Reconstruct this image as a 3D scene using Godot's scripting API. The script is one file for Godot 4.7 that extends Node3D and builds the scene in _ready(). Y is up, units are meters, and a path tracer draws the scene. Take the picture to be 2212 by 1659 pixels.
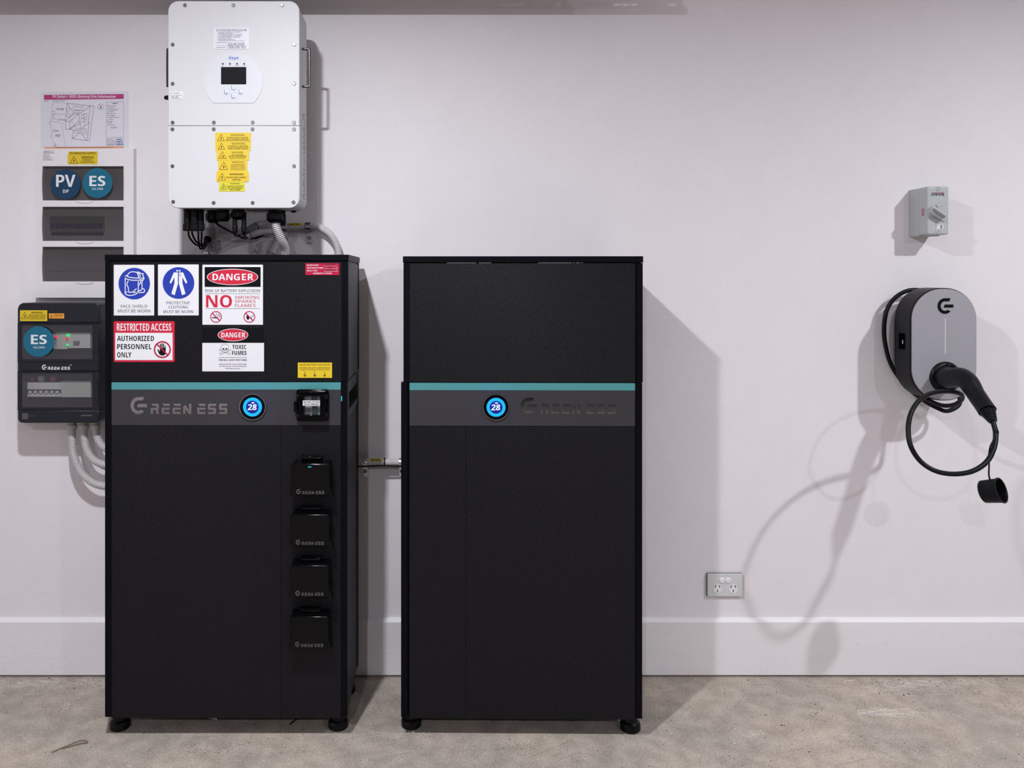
extends Node3D
# A garage wall with two battery cabinets, an inverter, switchboards and a car charger. Units are metres, y is up, the wall is the plane z = 0.
# Positions were surveyed on the wall: u and v are the survey's grid, z is the distance of the surveyed plane from the wall.
const F := 1660.0
const EYE := Vector3(0, 1.467, 2.84)
const VU := 948.0
const VV := 600.0
const FLAT := 0xFFFFFFFF
var M := {}
var inks := {}
var used := {}
var org := Vector3.ZERO
var font_regular: SystemFont
var font_bold: SystemFont


# ---------------------------------------------------------------- survey helpers
func sx(u: float, z: float) -> float:
	return (u - VU) * (EYE.z - z) / F

func sy(v: float, z: float) -> float:
	return EYE.y - (v - VV) * (EYE.z - z) / F

func pt(u: float, v: float, z: float) -> Vector3:
	return Vector3(sx(u, z), sy(v, z), z)

func zz(list: Array, ou: float, ov: float, s: float) -> Array:
	var r := []
	for i in range(0, list.size(), 2):
		r.append(Vector2(ou + list[i] / s, ov + list[i + 1] / s))
	return r


# ---------------------------------------------------------------- mesh helpers
func mb() -> SurfaceTool:
	var st := SurfaceTool.new()
	st.begin(Mesh.PRIMITIVE_TRIANGLES)
	return st

func tri(st: SurfaceTool, a: Vector3, b: Vector3, c: Vector3, out: Vector3, g: int = FLAT) -> void:
	var n := (a - c).cross(a - b)
	if n.length_squared() < 1e-22:
		return
	st.set_smooth_group(g)
	if n.dot(out) >= 0.0:
		st.add_vertex(a - org); st.add_vertex(b - org); st.add_vertex(c - org)
	else:
		st.add_vertex(a - org); st.add_vertex(c - org); st.add_vertex(b - org)

func quad(st: SurfaceTool, a: Vector3, b: Vector3, c: Vector3, d: Vector3, out: Vector3, g: int = FLAT) -> void:
	tri(st, a, b, c, out, g)
	tri(st, a, c, d, out, g)

func bx(st: SurfaceTool, a: Vector3, b: Vector3, bev: float = 0.0) -> void:
	var lo := Vector3(minf(a.x, b.x), minf(a.y, b.y), minf(a.z, b.z))
	var hi := Vector3(maxf(a.x, b.x), maxf(a.y, b.y), maxf(a.z, b.z))
	var o := PackedVector2Array([Vector2(lo.x, lo.y), Vector2(hi.x, lo.y), Vector2(hi.x, hi.y), Vector2(lo.x, hi.y)])
	slab(st, o, lo.z, hi.z, bev)

func pbox(st: SurfaceTool, u0: float, v0: float, u1: float, v1: float, z0: float, z1: float, bev: float = 0.0) -> void:
	bx(st, Vector3(sx(u0, z1), sy(v1, z1), z0), Vector3(sx(u1, z1), sy(v0, z1), z1), bev)

func rrect(u0: float, v0: float, u1: float, v1: float, r: float, z: float, n: int = 6) -> PackedVector2Array:
	var o := PackedVector2Array()
	var k := (EYE.z - z) / F
	var x0 := sx(u0, z); var x1 := sx(u1, z); var y0 := sy(v1, z); var y1 := sy(v0, z)
	var rr := maxf(r * k, 1e-5)
	var cs := [Vector2(x1 - rr, y0 + rr), Vector2(x1 - rr, y1 - rr), Vector2(x0 + rr, y1 - rr), Vector2(x0 + rr, y0 + rr)]
	for q in 4:
		for i in n + 1:
			var a := -PI / 2 + q * PI / 2 + i * PI / 2 / n
			o.append(cs[q] + Vector2(cos(a), sin(a)) * rr)
	return o

func oval(uc: float, vc: float, ru: float, rv: float, z: float, n: int = 32) -> PackedVector2Array:
	var o := PackedVector2Array()
	var k := (EYE.z - z) / F
	for i in n:
		o.append(Vector2(sx(uc, z) + cos(TAU * i / n) * ru * k, sy(vc, z) + sin(TAU * i / n) * rv * k))
	return o

func area2(o: PackedVector2Array) -> float:
	var s := 0.0
	for i in o.size():
		s += o[i].cross(o[(i + 1) % o.size()])
	return s

func inset(o: PackedVector2Array, d: float) -> PackedVector2Array:
	var r := PackedVector2Array()
	var n := o.size()
	for i in n:
		var e0 := (o[i] - o[(i + n - 1) % n]).normalized()
		var e1 := (o[(i + 1) % n] - o[i]).normalized()
		if e0.length() < 0.5: e0 = e1
		if e1.length() < 0.5: e1 = e0
		var n0 := Vector2(-e0.y, e0.x); var n1 := Vector2(-e1.y, e1.x)
		var m := (n0 + n1).normalized()
		r.append(o[i] + m * d / maxf(0.35, m.dot(n0)))
	return r

func cap(st: SurfaceTool, o: PackedVector2Array, z: float, out: Vector3) -> void:
	var t := Geometry2D.triangulate_polygon(o)
	for i in range(0, t.size(), 3):
		tri(st, Vector3(o[t[i]].x, o[t[i]].y, z), Vector3(o[t[i + 1]].x, o[t[i + 1]].y, z), Vector3(o[t[i + 2]].x, o[t[i + 2]].y, z), out)

# a plate whose outline lies in x and y, from z0 to z1, its front edge bevelled
func slab(st: SurfaceTool, o: PackedVector2Array, z0: float, z1: float, bev: float = 0.0) -> void:
	if area2(o) < 0.0:
		o.reverse()
	var n := o.size()
	var f := inset(o, bev) if bev > 0.0 else o
	var zs := z1 - bev
	for i in n:
		var j := (i + 1) % n
		var e := o[j] - o[i]
		var h := Vector3(e.y, -e.x, 0)
		quad(st, Vector3(o[i].x, o[i].y, z0), Vector3(o[j].x, o[j].y, z0), Vector3(o[j].x, o[j].y, zs), Vector3(o[i].x, o[i].y, zs), h)
		if bev > 0.0:
			# small edges are chamfered, larger ones rounded
			var steps := 4 if bev >= 0.0024 else 1
			for k in steps:
				var a0 := PI / 2 * k / steps
				var a1 := PI / 2 * (k + 1) / steps
				var p0 := o[i].lerp(f[i], 1.0 - cos(a0))
				var p1 := o[j].lerp(f[j], 1.0 - cos(a0))
				var p2 := o[j].lerp(f[j], 1.0 - cos(a1))
				var p3 := o[i].lerp(f[i], 1.0 - cos(a1))
				var za := zs + bev * sin(a0)
				var zb := zs + bev * sin(a1)
				quad(st, Vector3(p0.x, p0.y, za), Vector3(p1.x, p1.y, za), Vector3(p2.x, p2.y, zb), Vector3(p3.x, p3.y, zb), h.normalized() + Vector3.BACK, 9 if steps > 1 else FLAT)
	cap(st, f, z1, Vector3.BACK)
	cap(st, o, z0, Vector3.FORWARD)

func prism(st: SurfaceTool, pts: Array, z0: float, z1: float) -> void:
	var o := PackedVector2Array()
	for p in pts:
		o.append(Vector2(sx(p.x, z1), sy(p.y, z1)))
	slab(st, o, z0, z1)

# flat print
func fill(st: SurfaceTool, pts: Array, z: float) -> void:
	var o := PackedVector2Array()
	for p in pts:
		o.append(Vector2(sx(p.x, z), sy(p.y, z)))
	cap(st, o, z, Vector3.BACK)

func rect(st: SurfaceTool, u0: float, v0: float, u1: float, v1: float, z: float) -> void:
	quad(st, pt(u0, v0, z), pt(u1, v0, z), pt(u1, v1, z), pt(u0, v1, z), Vector3.BACK)

func ell(uc: float, vc: float, ru: float, rv: float, n: int = 28) -> Array:
	var r := []
	for i in n:
		r.append(Vector2(uc + cos(TAU * i / n) * ru, vc + sin(TAU * i / n) * rv))
	return r

func stroke(st: SurfaceTool, pts: Array, w: float, z: float, closed: bool = false) -> void:
	var n := pts.size()
	for i in (n if closed else n - 1):
		var a: Vector2 = pts[i]
		var b: Vector2 = pts[(i + 1) % n]
		var e := (b - a).normalized() * w * 0.5
		var s := Vector2(-e.y, e.x)
		a -= e * 0.6; b += e * 0.6
		var zk := z + 0.00002 * (i % 2)
		quad(st, pt(a.x + s.x, a.y + s.y, zk), pt(b.x + s.x, b.y + s.y, zk), pt(b.x - s.x, b.y - s.y, zk), pt(a.x - s.x, a.y - s.y, zk), Vector3.BACK)

# print too small to read: a row of short dashes
func dashes(st: SurfaceTool, u0: float, v0: float, u1: float, v1: float, z: float, n: int) -> void:
	for i in n:
		var w := (u1 - u0) / n
		var k := 0.55 + 0.3 * absf(sin(i * 2.3 + u0))
		rect(st, u0 + i * w, v0, u0 + i * w + w * k, v1 - (v1 - v0) * 0.25 * (i % 2), z)

# a line of lettering fitted into the box u0..u1, v0..v1
func text(st: SurfaceTool, s: String, u0: float, v0: float, u1: float, v1: float, z: float, bold: bool = false, slant: float = 0.0) -> void:
	var t := TextMesh.new()
	t.text = s
	t.font = font_bold if bold else font_regular
	t.font_size = 40
	t.pixel_size = 0.01
	t.depth = 0.02
	t.curve_step = 0.8 if v1 - v0 > 12 else 2.0
	var a := t.get_mesh_arrays()
	var vs: PackedVector3Array = a[Mesh.ARRAY_VERTEX]
	var ns: PackedVector3Array = a[Mesh.ARRAY_NORMAL]
	var ix := PackedInt32Array()
	if a[Mesh.ARRAY_INDEX] != null:
		ix = a[Mesh.ARRAY_INDEX]
	else:
		ix = PackedInt32Array(range(vs.size()))
	var lo := Vector2(1e9, 1e9)
	var hi := Vector2(-1e9, -1e9)
	for i in vs.size():
		lo = Vector2(minf(lo.x, vs[i].x), minf(lo.y, vs[i].y))
		hi = Vector2(maxf(hi.x, vs[i].x), maxf(hi.y, vs[i].y))
	var k := Vector2((u1 - u0) / maxf(hi.x - lo.x, 1e-6), (v1 - v0) / maxf(hi.y - lo.y, 1e-6))
	for i in range(0, ix.size(), 3):
		if ns[ix[i]].z < 0.9:
			continue
		var q := []
		for j in 3:
			var p := vs[ix[i + j]]
			var v := v1 - (p.y - lo.y) * k.y
			q.append(pt(u0 + (p.x - lo.x) * k.x + (v1 - v) * slant, v, z))
		tri(st, q[0], q[1], q[2], Vector3.BACK)

func spline(pts: Array, n: int = 8) -> PackedVector3Array:
	var r := PackedVector3Array()
	for i in pts.size() - 1:
		var a: Vector3 = pts[maxi(i - 1, 0)]
		var b: Vector3 = pts[i]
		var c: Vector3 = pts[i + 1]
		var d: Vector3 = pts[mini(i + 2, pts.size() - 1)]
		for k in n:
			r.append(b.cubic_interpolate(c, a, d, float(k) / n))
	r.append(pts[-1])
	return r

func even(p: PackedVector3Array, step: float) -> PackedVector3Array:
	var c := Curve3D.new()
	c.bake_interval = step * 0.5
	for q in p:
		c.add_point(q)
	var n := int(c.get_baked_length() / step)
	var r := PackedVector3Array()
	for i in n + 1:
		r.append(c.sample_baked(i * step))
	return r

# a round body swept along points with a radius at each
func sweep(st: SurfaceTool, p: PackedVector3Array, rad: PackedFloat32Array, seg: int = 14, ends: bool = true, g: int = 0) -> void:
	var n := p.size()
	var side := Vector3.ZERO
	var rings := []
	for i in n:
		var dir := (p[mini(i + 1, n - 1)] - p[maxi(i - 1, 0)]).normalized()
		if i == 0:
			side = dir.cross(Vector3.UP if absf(dir.y) < 0.9 else Vector3.RIGHT).normalized()
		else:
			side = (side - dir * side.dot(dir)).normalized()
		var other := dir.cross(side)
		var ring := PackedVector3Array()
		for k in seg:
			var a := TAU * k / seg
			ring.append(p[i] + (side * cos(a) + other * sin(a)) * rad[i])
		rings.append(ring)
	for i in n - 1:
		for k in seg:
			var l := (k + 1) % seg
			var c := (p[i] + p[i + 1]) * 0.5
			quad(st, rings[i][k], rings[i][l], rings[i + 1][l], rings[i + 1][k], (rings[i][k] + rings[i][l] + rings[i + 1][l] + rings[i + 1][k]) * 0.25 - c, g)
	if ends:
		for e in [0, n - 1]:
			var h := p[0] - p[1] if e == 0 else p[n - 1] - p[n - 2]
			for k in seg:
				tri(st, p[e], rings[e][k], rings[e][(k + 1) % seg], h)

func tube(st: SurfaceTool, pts: Array, r: float, seg: int = 14, n: int = 8) -> void:
	var p := spline(pts, n)
	var rad := PackedFloat32Array()
	rad.resize(p.size())
	rad.fill(r)
	sweep(st, p, rad, seg)

func corrugated(st: SurfaceTool, pts: Array, r: float, pitch: float = 0.0063, seg: int = 20) -> void:
	var p := even(spline(pts, 16), pitch / 4.0)
	var rad := PackedFloat32Array()
	for i in p.size():
		rad.append(r * [1.0, 1.0, 0.83, 0.83][i % 4])
	sweep(st, p, rad, seg)

# a turned body: the profile runs from the foot of the axis outwards and up, as (radius, height)
func lathe(st: SurfaceTool, at: Vector3, axis: Vector3, prof: Array, seg: int = 24) -> void:
	var s := axis.cross(Vector3.RIGHT if absf(axis.x) < 0.8 else Vector3.UP).normalized()
	var o := axis.cross(s)
	for i in prof.size() - 1:
		var a: Vector2 = prof[i]
		var b: Vector2 = prof[i + 1]
		var nr := b.y - a.y
		var nh := a.x - b.x
		for k in seg:
			var a0 := TAU * k / seg
			var a1 := TAU * (k + 1) / seg
			var d0 := s * cos(a0) + o * sin(a0)
			var d1 := s * cos(a1) + o * sin(a1)
			quad(st, at + d0 * a.x + axis * a.y, at + d1 * a.x + axis * a.y, at + d1 * b.x + axis * b.y, at + d0 * b.x + axis * b.y, (d0 + d1) * nr * 0.5 + axis * nh, i + 1)


# ---------------------------------------------------------------- scene helpers
func numbered(called: String) -> String:
	if not used.has(called):
		used[called] = 0
		return called
	used[called] += 1
	return "%s_%03d" % [called, used[called]]

func thing(called: String, label: String, category: String, at: Vector3, group: String = "") -> Node3D:
	var o := Node3D.new()
	o.name = numbered(called)
	add_child(o, true)
	o.position = at
	org = at
	o.set_meta("label", label)
	o.set_meta("category", category)
	if group:
		o.set_meta("group", group)
	return o

func obj(called: String, st: SurfaceTool, m: Material, parent: Node3D, label: String = "") -> MeshInstance3D:
	st.generate_normals()
	var o := MeshInstance3D.new()
	o.mesh = st.commit()
	o.material_override = m
	o.name = called
	parent.add_child(o, true)
	if label:
		o.set_meta("label", label)
	return o

func inst(called: String, mesh: Mesh, m: Material, parent: Node3D, at: Vector3) -> MeshInstance3D:
	var o := MeshInstance3D.new()
	o.mesh = mesh
	o.material_override = m
	o.name = called
	o.position = at - org
	parent.add_child(o, true)
	return o

func struct(called: String, st: SurfaceTool, m: Material) -> MeshInstance3D:
	var o := obj(called, st, m, self)
	o.set_meta("kind", "structure")
	return o

func ink(c: String) -> SurfaceTool:
	if not inks.has(c):
		inks[c] = mb()
	return inks[c]

func printed(part: Node3D) -> void:
	for c in inks:
		obj(c + "_print", inks[c], M[c + "_ink"], part)
	inks = {}

func mat(key: String, c: Color, rough: float, metal: float = 0.0, spec: float = 0.5) -> StandardMaterial3D:
	var m := StandardMaterial3D.new()
	m.resource_name = key
	m.albedo_color = c
	m.roughness = rough
	m.metallic = metal
	m.metallic_specular = spec
	M[key] = m
	return m

func glow(key: String, c: Color, e: float) -> void:
	var m := mat(key, Color(0.02, 0.02, 0.02), 0.4)
	m.emission_enabled = true
	m.emission = c
	m.emission_energy_multiplier = e

func tile(m: StandardMaterial3D, size: Vector3, world: bool = true) -> void:
	m.uv1_triplanar = true
	m.uv1_world_triplanar = world
	m.uv1_triplanar_sharpness = 8.0
	m.uv1_scale = Vector3(1.0 / size.x, 1.0 / size.y, 1.0 / size.z)

func noise(seed_: int, freq: float, oct: int = 4, kind: int = FastNoiseLite.TYPE_SIMPLEX_SMOOTH) -> FastNoiseLite:
	var n := FastNoiseLite.new()
	n.seed = seed_
	n.noise_type = kind
	n.frequency = freq
	n.fractal_octaves = oct
	return n


# ---------------------------------------------------------------- materials
func twill_texture(up: bool, dark: float, light: float) -> ImageTexture:
	var n := 32
	var im := Image.create(n, n, false, Image.FORMAT_RGB8)
	for y in n:
		for x in n:
			var p := fposmod((x - (y if up else -y)) / float(n), 1.0)
			var s := clampf(0.5 + 1.1 * sin(TAU * p), 0.0, 1.0)
			var v := lerpf(dark, light, s)
			im.set_pixel(x, y, Color(v, v * 0.97, v * 1.16))
	return ImageTexture.create_from_image(im)

func concrete_texture(w: int, h: int) -> Array:
	var big := noise(3, 0.0035, 4).get_seamless_image(w, h)
	var mid := noise(8, 0.018, 5).get_seamless_image(w, h)
	var fine := noise(21, 0.16, 3).get_seamless_image(w, h)
	var pits := noise(34, 0.055, 2, FastNoiseLite.TYPE_CELLULAR)
	pits.cellular_return_type = FastNoiseLite.RETURN_DISTANCE
	var pit := pits.get_seamless_image(w, h)
	for im in [big, mid, fine, pit]:
		im.convert(Image.FORMAT_L8)
	var b: PackedByteArray = big.get_data()
	var m: PackedByteArray = mid.get_data()
	var f: PackedByteArray = fine.get_data()
	var p: PackedByteArray = pit.get_data()
	var color := PackedByteArray()
	color.resize(w * h * 3)
	var relief := PackedByteArray()
	relief.resize(w * h)
	var rng := RandomNumberGenerator.new()
	rng.seed = 11
	for i in w * h:
		var stain := (b[i] - 128) / 128.0
		var cloud := (m[(i * 1 + (i / w) * 0) % (w * h)] - 128) / 128.0
		var grain := (f[i] - 128) / 128.0
		var v := 0.65 + 0.035 * stain + 0.06 * cloud + 0.07 * grain
		var warm := 0.022 + 0.010 * stain
		var hole := clampf((m[i] - 138) / 30.0, 0.0, 1.0) * clampf((14.0 - p[i]) / 10.0, 0.0, 1.0)
		v *= 1.0 - 0.55 * hole
		var chalk := clampf((f[i] - 205) / 30.0, 0.0, 1.0) * clampf((b[i] - 120) / 60.0, 0.0, 1.0)
		v = lerpf(v, 0.85, 0.6 * chalk)
		color[i * 3] = int(clampf(v + warm, 0, 1) * 255)
		color[i * 3 + 1] = int(clampf(v - 0.015, 0, 1) * 255)
		color[i * 3 + 2] = int(clampf(v - 0.03 - warm, 0, 1) * 255)
		relief[i] = int(clampf(0.5 + 0.2 * cloud + 0.25 * grain - 0.5 * hole, 0, 1) * 255)
	var a := Image.create_from_data(w, h, false, Image.FORMAT_RGB8, color)
	# whitish drag marks left by the trowel and by boots: x and z of the place in metres, its spread, how many, length, slope, tone
	var pale := Color(0.88, 0.86, 0.84)
	var dark := Color(0.26, 0.24, 0.23)
	var marks := [[0.4, 0.8, 1.6, 0.8, 110, 0.12, 0.25, pale, 0.4], [0.4, 0.8, 1.6, 0.8, 50, 0.14, -0.3, dark, 0.3], [1.50, 0.24, 0.10, 0.02, 34, 0.11, 0.03, pale, 0.8], [1.62, 0.09, 0.16, 0.05, 50, 0.06, -0.1, pale, 0.6], [-1.42, 0.05, 0.2, 0.025, 90, 0.035, 0.5, pale, 0.65], [-0.2, 0.45, 0.3, 0.06, 8, 0.16, -0.15, dark, 0.2]]
	for c in 26:
		marks.append([rng.randf_range(-1.5, 1.9), rng.randf_range(0.05, 0.6), 0.07, 0.03, 26, 0.007, rng.randf_range(-0.6, 0.6), dark, 0.75])
	for c in 14:
		marks.append([rng.randf_range(-1.5, 1.9), rng.randf_range(0.03, 0.6), 0.05, 0.02, 12, 0.012, rng.randf_range(-0.4, 0.4), pale, 0.8])
	for k in marks:
		for n in k[4]:
			var x: float = (k[0] + rng.randf_range(-k[2], k[2])) / 3.2 * w
			var y: float = (k[1] + rng.randf_range(-k[3], k[3])) / 1.6 * h
			var size: float = k[5] * rng.randf_range(0.3, 1.2) / 3.2 * w
			var ang: float = k[6] + rng.randf_range(-0.3, 0.3)
			var bend := rng.randf_range(-0.5, 0.5) / maxf(size, 4.0)
			for q in int(maxf(size, 2.0)):
				if rng.randf() < 0.7:
					var px := posmod(int(x + cos(ang) * q), w)
					var py := posmod(int(y + sin(ang) * q + bend * q * q * 0.2), h)
					var strength: float = k[8] * rng.randf_range(0.5, 1.0)
					a.set_pixel(px, py, a.get_pixel(px, py).lerp(k[7], strength))
					if n % 2 == 0:
						a.set_pixel(px, (py + 1) % h, a.get_pixel(px, (py + 1) % h).lerp(k[7], strength * 0.8))
						a.set_pixel(px, (py + 2) % h, a.get_pixel(px, (py + 2) % h).lerp(k[7], strength * 0.5))
	return [ImageTexture.create_from_image(a), ImageTexture.create_from_image(Image.create_from_data(w, h, false, Image.FORMAT_L8, relief))]

func plaster_texture(n: int, specks: int, base: Color) -> Array:
	var fine := noise(5, 0.09, 3).get_seamless_image(n, n)
	var big := noise(6, 0.006, 3).get_seamless_image(n, n)
	fine.convert(Image.FORMAT_L8)
	big.convert(Image.FORMAT_L8)
	var f: PackedByteArray = fine.get_data()
	var b: PackedByteArray = big.get_data()
	var color := PackedByteArray()
	color.resize(n * n * 3)
	for i in n * n:
		var k := 1.0 + 0.006 * (f[i] - 128) / 128.0 + 0.006 * (b[i] - 128) / 128.0
		color[i * 3] = int(clampf(base.r * k, 0, 1) * 255)
		color[i * 3 + 1] = int(clampf(base.g * k, 0, 1) * 255)
		color[i * 3 + 2] = int(clampf(base.b * k, 0, 1) * 255)
	var a := Image.create_from_data(n, n, false, Image.FORMAT_RGB8, color)
	var rng := RandomNumberGenerator.new()
	rng.seed = 4
	for s in specks:
		var x := rng.randi_range(0, n - 12)
		var y := int(n * pow(rng.randf(), 0.8)) % n
		for k in rng.randi_range(1, 6):
			a.set_pixel(x + k, y, base.lerp(Color(0.3, 0.28, 0.3), rng.randf_range(0.15, 0.55)))
	return [ImageTexture.create_from_image(a), ImageTexture.create_from_image(fine)]

func make_materials() -> void:
	font_regular = SystemFont.new()
	font_regular.font_names = PackedStringArray(["Droid Sans"])
	font_bold = SystemFont.new()
	font_bold.font_names = PackedStringArray(["Droid Sans"])
	font_bold.font_weight = 700
	var wall_paint := Color(0.905, 0.885, 0.905)
	var p := plaster_texture(512, 0, wall_paint)
	var m := mat("wall_paint", Color.WHITE, 0.75, 0.0, 0.35)
	m.albedo_texture = p[0]
	m.heightmap_enabled = true
	m.heightmap_texture = p[1]
	m.heightmap_scale = 0.02
	tile(m, Vector3(0.6, 0.6, 0.6))
	var p2 := plaster_texture(512, 90, Color(0.915, 0.9, 0.915))
	m = mat("skirting_paint", Color.WHITE, 0.5, 0.0, 0.45)
	m.albedo_texture = p2[0]
	tile(m, Vector3(1.3, 0.3, 1.3))
	mat("ceiling_paint", Color(0.9, 0.9, 0.9), 0.9, 0.0, 0.3)
	var c := concrete_texture(2048, 1024)
	m = mat("concrete", Color(1.0, 0.99, 0.985), 0.72, 0.0, 0.4)
	m.albedo_texture = c[0]
	m.heightmap_enabled = true
	m.heightmap_texture = c[1]
	m.heightmap_scale = 0.12
	tile(m, Vector3(3.2, 1.6, 1.6))
	mat("asphalt", Color(0.22, 0.22, 0.22), 0.9)
	# cabinets
	var up := twill_texture(true, 0.035, 0.122)
	var down := twill_texture(false, 0.035, 0.122)
	var bump_up := twill_texture(true, 0.0, 0.9)
	var bump_down := twill_texture(false, 0.0, 0.9)
	m = mat("twill_rising", Color.WHITE, 0.42, 0.0, 0.28)
	m.albedo_texture = down
	m.heightmap_enabled = true
	m.heightmap_texture = bump_down
	m.heightmap_scale = 0.05
	tile(m, Vector3(0.0096, 0.0077, 0.0096))
	m = mat("twill_falling", Color.WHITE, 0.42, 0.0, 0.28)
	m.albedo_texture = up
	m.heightmap_enabled = true
	m.heightmap_texture = bump_up
	m.heightmap_scale = 0.05
	tile(m, Vector3(0.0103, 0.0077, 0.0103))
	mat("black_steel", Color(0.03, 0.033, 0.06), 0.45, 0.0, 0.2)
	mat("cabinet_side", Color(0.22, 0.22, 0.225), 0.5, 0.0, 0.45)
	mat("void_black", Color(0.01, 0.01, 0.012), 0.9, 0.0, 0.1)
	mat("band_grey", Color(0.205, 0.195, 0.215), 0.55, 0.0, 0.4)
	mat("teal_strip", Color(0.29, 0.55, 0.565), 0.5, 0.0, 0.4)
	mat("mirror_letters", Color(0.72, 0.70, 0.71), 0.08, 1.0)
	mat("gloss_black", Color(0.025, 0.025, 0.033), 0.09, 0.0, 0.27)
	mat("satin_black", Color(0.045, 0.047, 0.058), 0.38, 0.0, 0.3)
	mat("rubber_black", Color(0.06, 0.062, 0.08), 0.42, 0.0, 0.3)
	mat("foot_black", Color(0.04, 0.04, 0.05), 0.3, 0.0, 0.3)
	mat("cover_letters", Color(0.3, 0.3, 0.31), 0.5)
	mat("film_and_gap_light", Color(0.85, 0.85, 0.87), 0.3, 0.0, 0.5)  # plastic film colour, also for the strips imitating light through the lid gap
	mat("white_plastic", Color(0.87, 0.87, 0.87), 0.4)
	mat("chrome", Color(0.75, 0.75, 0.77), 0.2, 1.0)
	mat("dark_chrome", Color(0.35, 0.34, 0.36), 0.25, 1.0)
	mat("steel_screw", Color(0.5, 0.5, 0.52), 0.35, 1.0)
	mat("socket_black", Color(0.04, 0.04, 0.05), 0.6)
	# inverter and boxes
	mat("inverter_white", Color(0.80, 0.797, 0.813), 0.45, 0.0, 0.45)
	mat("inverter_side", Color(0.79, 0.79, 0.805), 0.55, 0.0, 0.4)
	mat("panel_white", Color(0.825, 0.828, 0.855), 0.25, 0.0, 0.5)
	mat("screen_glass", Color(0.075, 0.085, 0.11), 0.12, 0.0, 0.5)
	mat("finned_alloy", Color(0.5, 0.5, 0.52), 0.5, 0.7)
	mat("button_white", Color(0.9, 0.92, 0.95), 0.4)
	mat("board_white", Color(0.885, 0.865, 0.88), 0.45, 0.0, 0.45)
	mat("board_interior", Color(0.62, 0.59, 0.6), 0.7)
	m = mat("smoked_pane", Color(0.13, 0.115, 0.12, 0.58), 0.1, 0.0, 0.5)
	m.transparency = BaseMaterial3D.TRANSPARENCY_ALPHA
	m = mat("clear_pane", Color(0.25, 0.26, 0.32, 0.10), 0.08, 0.0, 0.5)
	m.transparency = BaseMaterial3D.TRANSPARENCY_ALPHA
	mat("enclosure_black", Color(0.085, 0.09, 0.135), 0.45, 0.0, 0.45)
	mat("enclosure_inside", Color(0.12, 0.12, 0.14), 0.7)
	mat("breaker_grey", Color(0.72, 0.72, 0.71), 0.6)
	mat("breaker_blank", Color(0.66, 0.665, 0.65), 0.7)
	mat("toggle_dark", Color(0.16, 0.16, 0.18), 0.5)
	mat("toggle_blue", Color(0.15, 0.21, 0.40), 0.5)
	mat("toggle_green", Color(0.13, 0.26, 0.23), 0.5)
	mat("paper", Color(0.85, 0.845, 0.885), 0.3, 0.0, 0.5)
	mat("sign_white", Color(0.855, 0.85, 0.87), 0.45, 0.0, 0.4)
	mat("disc_navy", Color(0.01, 0.215, 0.345), 0.4)
	mat("disc_teal", Color(0.01, 0.385, 0.50), 0.4)
	mat("conduit_grey", Color(0.76, 0.745, 0.75), 0.45)
	mat("gland_grey", Color(0.72, 0.71, 0.70), 0.5)
	mat("pipe_grey", Color(0.66, 0.65, 0.65), 0.5)
	mat("coupler_clear", Color(0.75, 0.78, 0.84), 0.15, 0.0, 0.6)
	mat("gland_black", Color(0.045, 0.047, 0.06), 0.4, 0.0, 0.3)
	mat("cable_black", Color(0.04, 0.042, 0.055), 0.45, 0.0, 0.3)
	mat("cable_red", Color(0.32, 0.06, 0.12), 0.5)
	mat("isolator_grey", Color(0.70, 0.715, 0.725), 0.4)
	mat("isolator_dark", Color(0.42, 0.42, 0.425), 0.5)
	mat("charger_face", Color(0.625, 0.62, 0.65), 0.5, 0.15, 0.5)
	mat("charger_body", Color(0.05, 0.052, 0.068), 0.4, 0.0, 0.3)
	mat("charger_line", Color(0.80, 0.79, 0.79), 0.5)
	mat("outlet_glass", Color(0.81, 0.815, 0.82), 0.2, 0.0, 0.6)
	mat("outlet_white", Color(0.90, 0.89, 0.90), 0.35)
	mat("straw", Color(0.45, 0.38, 0.32), 0.8)
	mat("chip_white", Color(0.86, 0.84, 0.82), 0.8)
	mat("crumb_dark", Color(0.2, 0.18, 0.17), 0.9)
	mat("galvanised", Color(0.6, 0.6, 0.62), 0.4, 0.9)
	# inks
	mat("black_ink", Color(0.06, 0.06, 0.075), 0.5, 0.0, 0.22)
	mat("grey_ink", Color(0.34, 0.33, 0.36), 0.5, 0.0, 0.35)
	mat("charcoal_ink", Color(0.17, 0.17, 0.2), 0.5, 0.0, 0.3)
	mat("white_ink", Color(0.865, 0.865, 0.88), 0.45, 0.0, 0.35)
	mat("red_ink", Color(0.76, 0.15, 0.25), 0.45, 0.0, 0.35)
	mat("crimson_ink", Color(0.68, 0.09, 0.24), 0.45, 0.0, 0.35)
	mat("blue_ink", Color(0.15, 0.23, 0.63), 0.45, 0.0, 0.35)
	mat("logo_ink", Color(0.16, 0.38, 0.72), 0.45)
	mat("yellow_ink", Color(0.85, 0.73, 0.14), 0.45)
	mat("lemon_ink", Color(0.81, 0.77, 0.16), 0.45)
	mat("orange_ink", Color(0.92, 0.63, 0.22), 0.45)
	mat("magenta_ink", Color(0.70, 0.22, 0.47), 0.4)
	mat("salmon_ink", Color(0.86, 0.62, 0.5), 0.4)
	mat("brown_ink", Color(0.16, 0.09, 0.04), 0.5, 0.0, 0.3)
	# things that give off light
	glow("lamp_glow", Color(1.0, 0.96, 0.95), 6.0)
	glow("display_cyan_glow", Color(0.0, 0.72, 1.0), 1.15)
	glow("display_blue_glow", Color(0.0, 0.10, 0.72), 0.55)
	glow("display_white_glow", Color(0.92, 0.97, 1.0), 1.1)
	glow("led_cyan_glow", Color(0.1, 0.85, 0.95), 1.0)
	glow("led_green_glow", Color(0.05, 0.95, 0.5), 1.1)
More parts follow.
